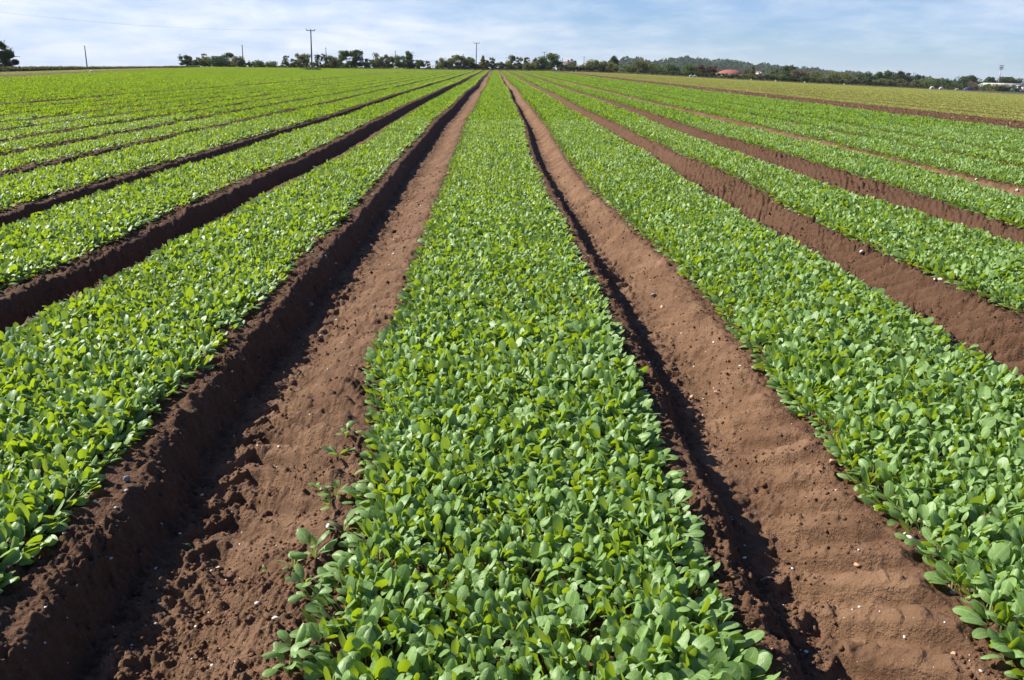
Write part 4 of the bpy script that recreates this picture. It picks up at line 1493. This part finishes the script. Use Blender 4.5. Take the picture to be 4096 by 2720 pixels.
def gable_house(px0, px1, peave, pridge, pbase, D, depth, name, label, wallm, roofm, hip=0.0, over=.3, wins=0, cat='building', sink=1.5, rz=0.0, dhat=None, gable_side=False):
    xa, ya, ze = at(px0, D, peave)
    xb, yb, _ = at(px1, D, peave)
    zr = at((px0 + px1) / 2, D, pridge)[2]
    zb = at((px0 + px1) / 2, D, pbase)[2] - sink
    wid = math.hypot(xb - xa, yb - ya)
    root = thing(name, label, cat, ((xa + xb) / 2, (ya + yb) / 2, zb), math.atan2(yb - ya, xb - xa))
    e, rg = ze - zb, zr - zb
    hw = wid / 2
    wl = MB().box(-hw, hw, 0, depth, 0, e)
    if not hip:
        wl.add([(-hw, 0, e), (-hw, depth, e), (-hw, depth / 2, rg - .08), (hw, 0, e), (hw, depth, e), (hw, depth / 2, rg - .08)], None, [(0, 2, 1), (3, 4, 5)])
    wl.build('wall', wallm, root)
    rf = MB()
    th = .14
    hp = hip
    y0, y1 = -over, depth + over
    x0, x1 = -hw - over, hw + over
    e2 = e - over * (rg - e) / (depth / 2)
    top = [(x0, y0, e2 + th), (x1, y0, e2 + th), (x1, y1, e2 + th), (x0, y1, e2 + th), (x0 + hp, depth / 2, rg + th), (x1 - hp, depth / 2, rg + th)]
    bot = [(a, b, c - th) for a, b, c in top]
    Q = [(0, 1, 5, 4), (2, 3, 4, 5), (6, 10, 11, 7), (8, 11, 10, 9), (0, 6, 7, 1), (2, 8, 9, 3)]
    Tt = [(3, 0, 4), (1, 2, 5), (9, 10, 6), (7, 11, 8)]
    Q += [(3, 9, 6, 0), (1, 7, 8, 2)]
    rf.add(top + bot, Q, Tt)
    rf.build('roof', roofm, root)
    for k in range(wins):
        cx = -hw + wid * (k + .5) / wins
        f = MB().box(cx - .6, cx + .6, -.06, .02, e * .45, e * .8).build('window', M_RENDER, root)
        MB().box(cx - .5, cx + .5, -.085, -.064, e * .45 + .1, e * .8 - .1).build('pane', M_GLASS, f)
    return root, hw, e, rg


h1, hw, e, rg = gable_house(2232, 2296, 262, 247.5, 274, 300, 7, 'farmhouse', 'grey tile roofed house half hidden behind bushes at the field end', M_BRICK, M_GROOF, wins=3)
MB().box(hw - 2.2, hw - 1.5, 3.1, 3.8, rg - .2, rg + .75).build('chimney', M_BRICK, h1)
h2, hw, e, rg = gable_house(2272, 2304, 256, 243.0, 272, 308, 6, 'cottage', 'small gabled house with dark grey roof behind the shrubs', M_BRICK, M_GROOF, wins=1)
MB().box(-.4, .4, 2.7, 3.3, rg - .2, rg + .7).build('chimney', M_BRICK, h2)
h3, *_ = gable_house(2112, 2136, 256, 249.5, 270, 296, 4, 'hut', 'low pale hut glimpsed between two airy trees', M_RENDER, M_GROOF, wins=1)
rb, hw, e, rg = gable_house(2888, 2980, 294.0, 279.5, 300, 370, 12, 'farm_building', 'long white building with a red tiled roof right of the russet trees', M_RENDER, M_RROOF, hip=3.2, over=.5, wins=5)
MB().box(hw * .75, hw + 1.6, -1.4, .0, 0, e * .95).build('lean_to', M_RENDER, rb)
gable_house(3034, 3056, 288.5, 285.5, 295, 380, 4, 'outbuilding', 'small red roof showing above the clipped hedge', M_RENDER, M_RROOF, wins=1)
sh, hw, e, rg = gable_house(3955, 4140, 341, 334.5, 352, 372, 9, 'shed', 'long pale shed with its green-white gable end left, right frame edge', M_PGREEN, M_SHEETR, over=.2, wins=0)
g = MB().add([(-hw - .6, -1.0, 0), (-hw - .05, -1.0, 0), (-hw - .05, 10.0, 0), (-hw - .6, 10, 0)], None, None) if False else None
# gable porch facing the field at the left end
pr = MB().box(-hw - 1.2, -hw + .2, -1.2, 3.5, 0, e - .15)
pr.add([(-hw - 1.2, -1.2, e - .15), (-hw + .2, -1.2, e - .15), (-hw - .5, -1.2, rg), (-hw - 1.2, 3.5, e - .15), (-hw + .2, 3.5, e - .15), (-hw - .5, 3.5, rg)], [(0, 3, 5, 2), (4, 1, 2, 5)], [(0, 2, 1), (3, 4, 5)])
pr.build('porch', M_PGREEN, sh)
MB().box(-hw - .9, -hw - .3, -1.26, -1.202, 0.2, e * .7).build('door', M_DOOR, sh)

# ---- floodlight mast
x, y, _ = at(3994, 405, 330)
zb = float(T(x, y))
xt, yt, zt = at(4004, 405, 262)
mast = thing('floodlight_mast', 'tall steel floodlight mast with a square lamp rack above the pines', 'mast', (x, y, zb))
hh_ = zt - zb
MB().tube([(0, 0, 0), (0, 0, hh_ * .6), (0, 0, hh_ - 1.6)], [.28, .22, .16], 10).build('shaft', M_STEEL, mast, True)
fr = MB()
for k in range(3):
    fr.box(-1.0, 1.0, -.06, .06, hh_ - 1.65 + k * .78, hh_ - 1.55 + k * .78)
for k in (-1.0, 0, 1.0):
    fr.box(k - .05, k + .05, .065, .165, hh_ - 1.7, hh_ + .02)
fr.build('lamp_rack', M_STEEL, mast)
for k in range(3):
    for j in (-.66, 0, .66):
        MB().box(j - .26, j + .26, -.34, -.08, hh_ - 1.80 + k * .72, hh_ - 1.35 + k * .72, .03).build('floodlight', M_STEEL, mast)

# ---- pale fence and gate at the field end
M_FENCE = pmat('bleached_fence', (.34, .30, .26), .85, var=.2)
x0, y0, _ = at(1722, 268, 270)
x1, y1, _ = at(1770, 268, 270)
f0 = thing('paddock_fence', 'pale post and rail fence between sparse trees at the field end', 'fence', (x0, y0, float(T(x0, y0))), math.atan2(y1 - y0, x1 - x0))
ln = math.hypot(x1 - x0, y1 - y0)
for k in range(6):
    MB().box(k * ln / 5 - .07, k * ln / 5 + .07, -.07, .07, -.2, 1.25).build('post', M_FENCE, f0)
for k in range(3):
    MB().box(-.1, ln + .1, -.12, -.075, .3 + k * .36, .42 + k * .36).build('rail', M_FENCE, f0)
x0, y0, _ = at(1848, 270, 270)
o = MB().box(-1.3, 1.3, -.03, .03, .25, .33).box(-1.3, 1.3, -.031, .031, .6, .68).box(-1.3, 1.3, -.032, .032, .95, 1.03).box(-1.36, -1.301, -.05, .05, 0, 1.2).box(1.301, 1.36, -.05, .05, 0, 1.2).build('field_gate', M_FENCE)
o.location = (x0, y0, float(T(x0, y0)))
tag(o, 'low pale bar gate behind the flat topped tree', 'gate')
# dark paling fence by the shed
x0, y0, _ = at(3903, 372, 350)
x1, y1, _ = at(3942, 372, 350)
f1 = thing('paling_fence', 'dark paling fence between the blue car and the white shed', 'fence', (x0, y0, at(3920, 372, 360)[2]), math.atan2(y1 - y0, x1 - x0))
ln = math.hypot(x1 - x0, y1 - y0)
pb = MB()
for k in range(22):
    pb.box(k * ln / 22, k * ln / 22 + .14, 0, .03, 0, 1.65 + .06 * math.sin(k * 2.1))
pb.build('palings', pmat('dark_boards', (.035, .034, .04), .8), f1)
for zz in (.4, 1.3):
    MB().box(0, ln, .035, .09, zz, zz + .1).build('rail', M_POLE, f1)


# ---- vehicles
def wheel(root, x, y, rad, wd, tyre, rim):
    t = MB().tube([(x, y - wd / 2, rad), (x, y - wd / 2 + .03, rad), (x, y + wd / 2 - .03, rad), (x, y + wd / 2, rad)], [rad * .9, rad, rad, rad * .9], 16).build('wheel', tyre, root, False)
    MB().tube([(x, y - wd / 2 - .03, rad), (x, y - wd / 2 - .004, rad)], [rad * .5, rad * .55], 12).build('rim', rim, t)


M_TYRE = pmat('tyre', (.02, .02, .02), .9)
M_BLUE = pmat('blue_paint', (.02, .035, .19), .3, spec=.5, var=.05)
M_GREEN = pmat('green_paint', (.03, .13, .05), .4, spec=.5, var=.1)
M_ORANGE = pmat('orange_paint', (.55, .20, .06), .5, var=.1)
x, y, z = at(3874, 330, 365)
car = thing('parked_car', 'blue car parked beyond the right verge, partly hidden by grass', 'car', (x, y, z), 0.1)
prof = [(-2.0, .35), (-2.05, .7), (-1.9, .92), (-1.25, .98), (1.0, 1.0), (1.95, .85), (2.05, .6), (2.0, .35)]
cab = [(-1.35, .985), (-.95, 1.42), (.45, 1.45), (1.05, 1.0)]


def extrude(prof, y0, y1, tap=0.0):
    n = len(prof)
    V = [(a, y0 + (tap if b > 1.2 else 0), b) for a, b in prof] + [(a, y1 - (tap if b > 1.2 else 0), b) for a, b in prof]
    mb = MB()
    Q = [(i, (i + 1) % n, n + (i + 1) % n, n + i) for i in range(n)]
    c0, c1 = len(V), len(V) + 1
    V += [tuple(np.mean(V[:n], 0)), tuple(np.mean(V[n:2 * n], 0))]
    T_ = [(c0, (i + 1) % n, i) for i in range(n)] + [(c1, n + i, n + (i + 1) % n) for i in range(n)]
    return mb.add(V, Q, T_)


extrude(prof, -.85, .85).build('body', M_BLUE, car)
extrude(cab, -.78, .78, .12).build('cabin', M_GLASS, car)
MB().box(-.93, .43, -.62, .62, 1.452, 1.49, .03).build('roof', M_BLUE, car)
for sx_ in (-1.25, 1.3):
    for sy_ in (-.78, .78):
        wheel(car, sx_, sy_, .32, .2, M_TYRE, M_STEEL)

x, y, z = at(4064, 330, 370)
tr = thing('tractor', 'green tractor standing before the dark hedge at the right frame edge', 'tractor', (x, y, z), 0.15)
extrude([(-2.3, .75), (-2.3, 1.15), (-2.1, 1.4), (-.1, 1.55), (-.1, .75)], -.42, .42).build('bonnet', M_GREEN, tr)
extrude([(-.1, .8), (-.05, 1.6), (.15, 2.5), (1.3, 2.5), (1.5, 1.5), (1.3, .8)], -.72, .72, .1).build('cab', M_GLASS, tr)
MB().box(.05, 1.42, -.75, .75, 2.51, 2.62, .05).build('cab_roof', M_WHITE, tr)
MB().tube([(-.9, .3, 1.5), (-.9, .3, 2.3)], [.05, .05], 8).build('exhaust', M_TYRE, tr)
for sy_ in (-.75, .75):
    wheel(tr, -1.75, sy_, .52, .3, M_TYRE, M_WHITE)
    wheel(tr, .95, sy_ * 1.15, .82, .45, M_TYRE, M_WHITE)
    MB().box(.2, 1.75, sy_ * 1.15 - .28, sy_ * 1.15 + .28, 1.66, 1.74, .06).build('mudguard', M_GREEN, tr)
x, y, z = at(4092, 333, 370)
tn = thing('implement', 'orange topped farm implement behind the green tractor', 'farm machine', (x, y, z), 0.1)
extrude([(-.9, .5), (-1.1, 1.5), (-.9, 1.9), (1.1, 1.9), (1.2, 1.4), (.7, .5)], -.8, .8).build('hopper', M_WHITE, tn)
MB().box(-1.0, 1.2, -.85, .85, 1.91, 2.15, .15).build('hopper_lid', M_ORANGE, tn)
for sx_ in (-.6, .6):
    wheel(tn, sx_, -.5, .38, .25, M_TYRE, M_STEEL)


# ------------------------------------------------------------------ wooded hills far behind on the right
HILL = [(2380, 262), (2420, 250), (2470, 233), (2500, 230), (2560, 229.5), (2590, 240), (2620, 243), (2640, 236), (2690, 231), (2720, 226), (2745, 226), (2790, 235), (2850, 238), (2900, 237), (2940, 243),
        (3000, 252), (3060, 258), (3120, 264), (3170, 268), (3260, 275), (3340, 283), (3430, 292), (3520, 303), (3620, 311), (3700, 312), (3760, 322), (3830, 330), (3900, 340), (4000, 350)]
HX, HY = np.array(HILL).T


def hills():
    # ridge ground: a shell of terrain from D 700 to 2300
    pxs = np.linspace(2300, 4300, 90)
    Ds = np.array([640, 760, 900, 1050, 1200, 1350, 1500, 1800, 2600])
    V = []
    def ground_z(px, D):
        f = np.clip((D - 760) / (1350 - 760), 0, 1)
        zr = at(px, 1350, float(np.interp(px, HX, HY)) + 27)[2]
        base = -4.0
        z = base + (zr - base) * (f ** 1.15)
        return min(z, base + (zr - base)) if D <= 1500 else zr - (D - 1500) * .05
    for D in Ds:
        for px in pxs:
            x, y, _ = at(px, D)
            V.append((x, y, ground_z(px, D) if D > 640 else -14))
    n, k = len(Ds), len(pxs)
    idx = np.arange(n * k).reshape(n, k)
    Q = np.stack([idx[:-1, :-1], idx[:-1, 1:], idx[1:, 1:], idx[1:, :-1]], -1).reshape(-1, 4)
    o = mk('hill', np.array(V), Q, pmat('hill_turf', (.05, .065, .028), .9, var=.3, vscale=.02), smooth=True)
    o['kind'] = 'structure'
    r = np.random.default_rng(77)
    VV, QQ, TT = [], [], []
    nv = 0
    for i in range(1500):
        px = r.uniform(2360, 4000)
        D = 780 + (1370 - 780) * r.random() ** .8
        if px > 3480 and r.random() < .4:
            continue
        x, y, _ = at(px, D)
        z = ground_z(px, D)
        R = r.uniform(4.2, 7.5)
        hh2 = R * r.uniform(1.3, 1.7)
        n_ = 34
        d = r.normal(size=(n_, 3)); d[:, 2] = np.abs(d[:, 2]) * 1.0 - .25
        d /= np.linalg.norm(d, axis=1)[:, None]
        P = d * np.array([R, R, hh2 * .62]) * r.uniform(.75, 1.05, (n_, 1)) + np.array([x, y, z + hh2 * .45])
        t0 = np.clip(r.normal(.4, .28), 0, 1)
        v, q, t = cards(P, R * .75, r, .4, np.clip(t0 + r.normal(0, .1, n_), 0, 1))
        VV.append(v); QQ.append(q + nv); TT.append(t); nv += len(v)
    tag(mk('woodland', np.concatenate(VV), np.concatenate(QQ), M_CROWN['wood'], tint=np.concatenate(TT)), 'woods covering the far hills on the right', 'woods', None, 'stuff')


hills()

# ------------------------------------------------------------------ the air itself
hz_ = MB().box(-6200, 6200, -200, 5400, -60, 95).build('haze', None)
hm = bpy.data.materials.new('haze')
hm.use_nodes = True
hm.cycles.homogeneous_volume = True
ht = hm.node_tree
for n in list(ht.nodes):
    ht.nodes.remove(n)
hn = NT(ht)
vol = hn.n('ShaderNodeVolumePrincipled')
vol.inputs['Color'].default_value = (0.80, 0.88, 1.0, 1)
vol.inputs['Density'].default_value = 0.00008
ho = hn.n('ShaderNodeOutputMaterial')
hn.l(vol, 0, ho, 'Volume')
hz_.data.materials.append(hm)
hz_['kind'] = 'stuff'
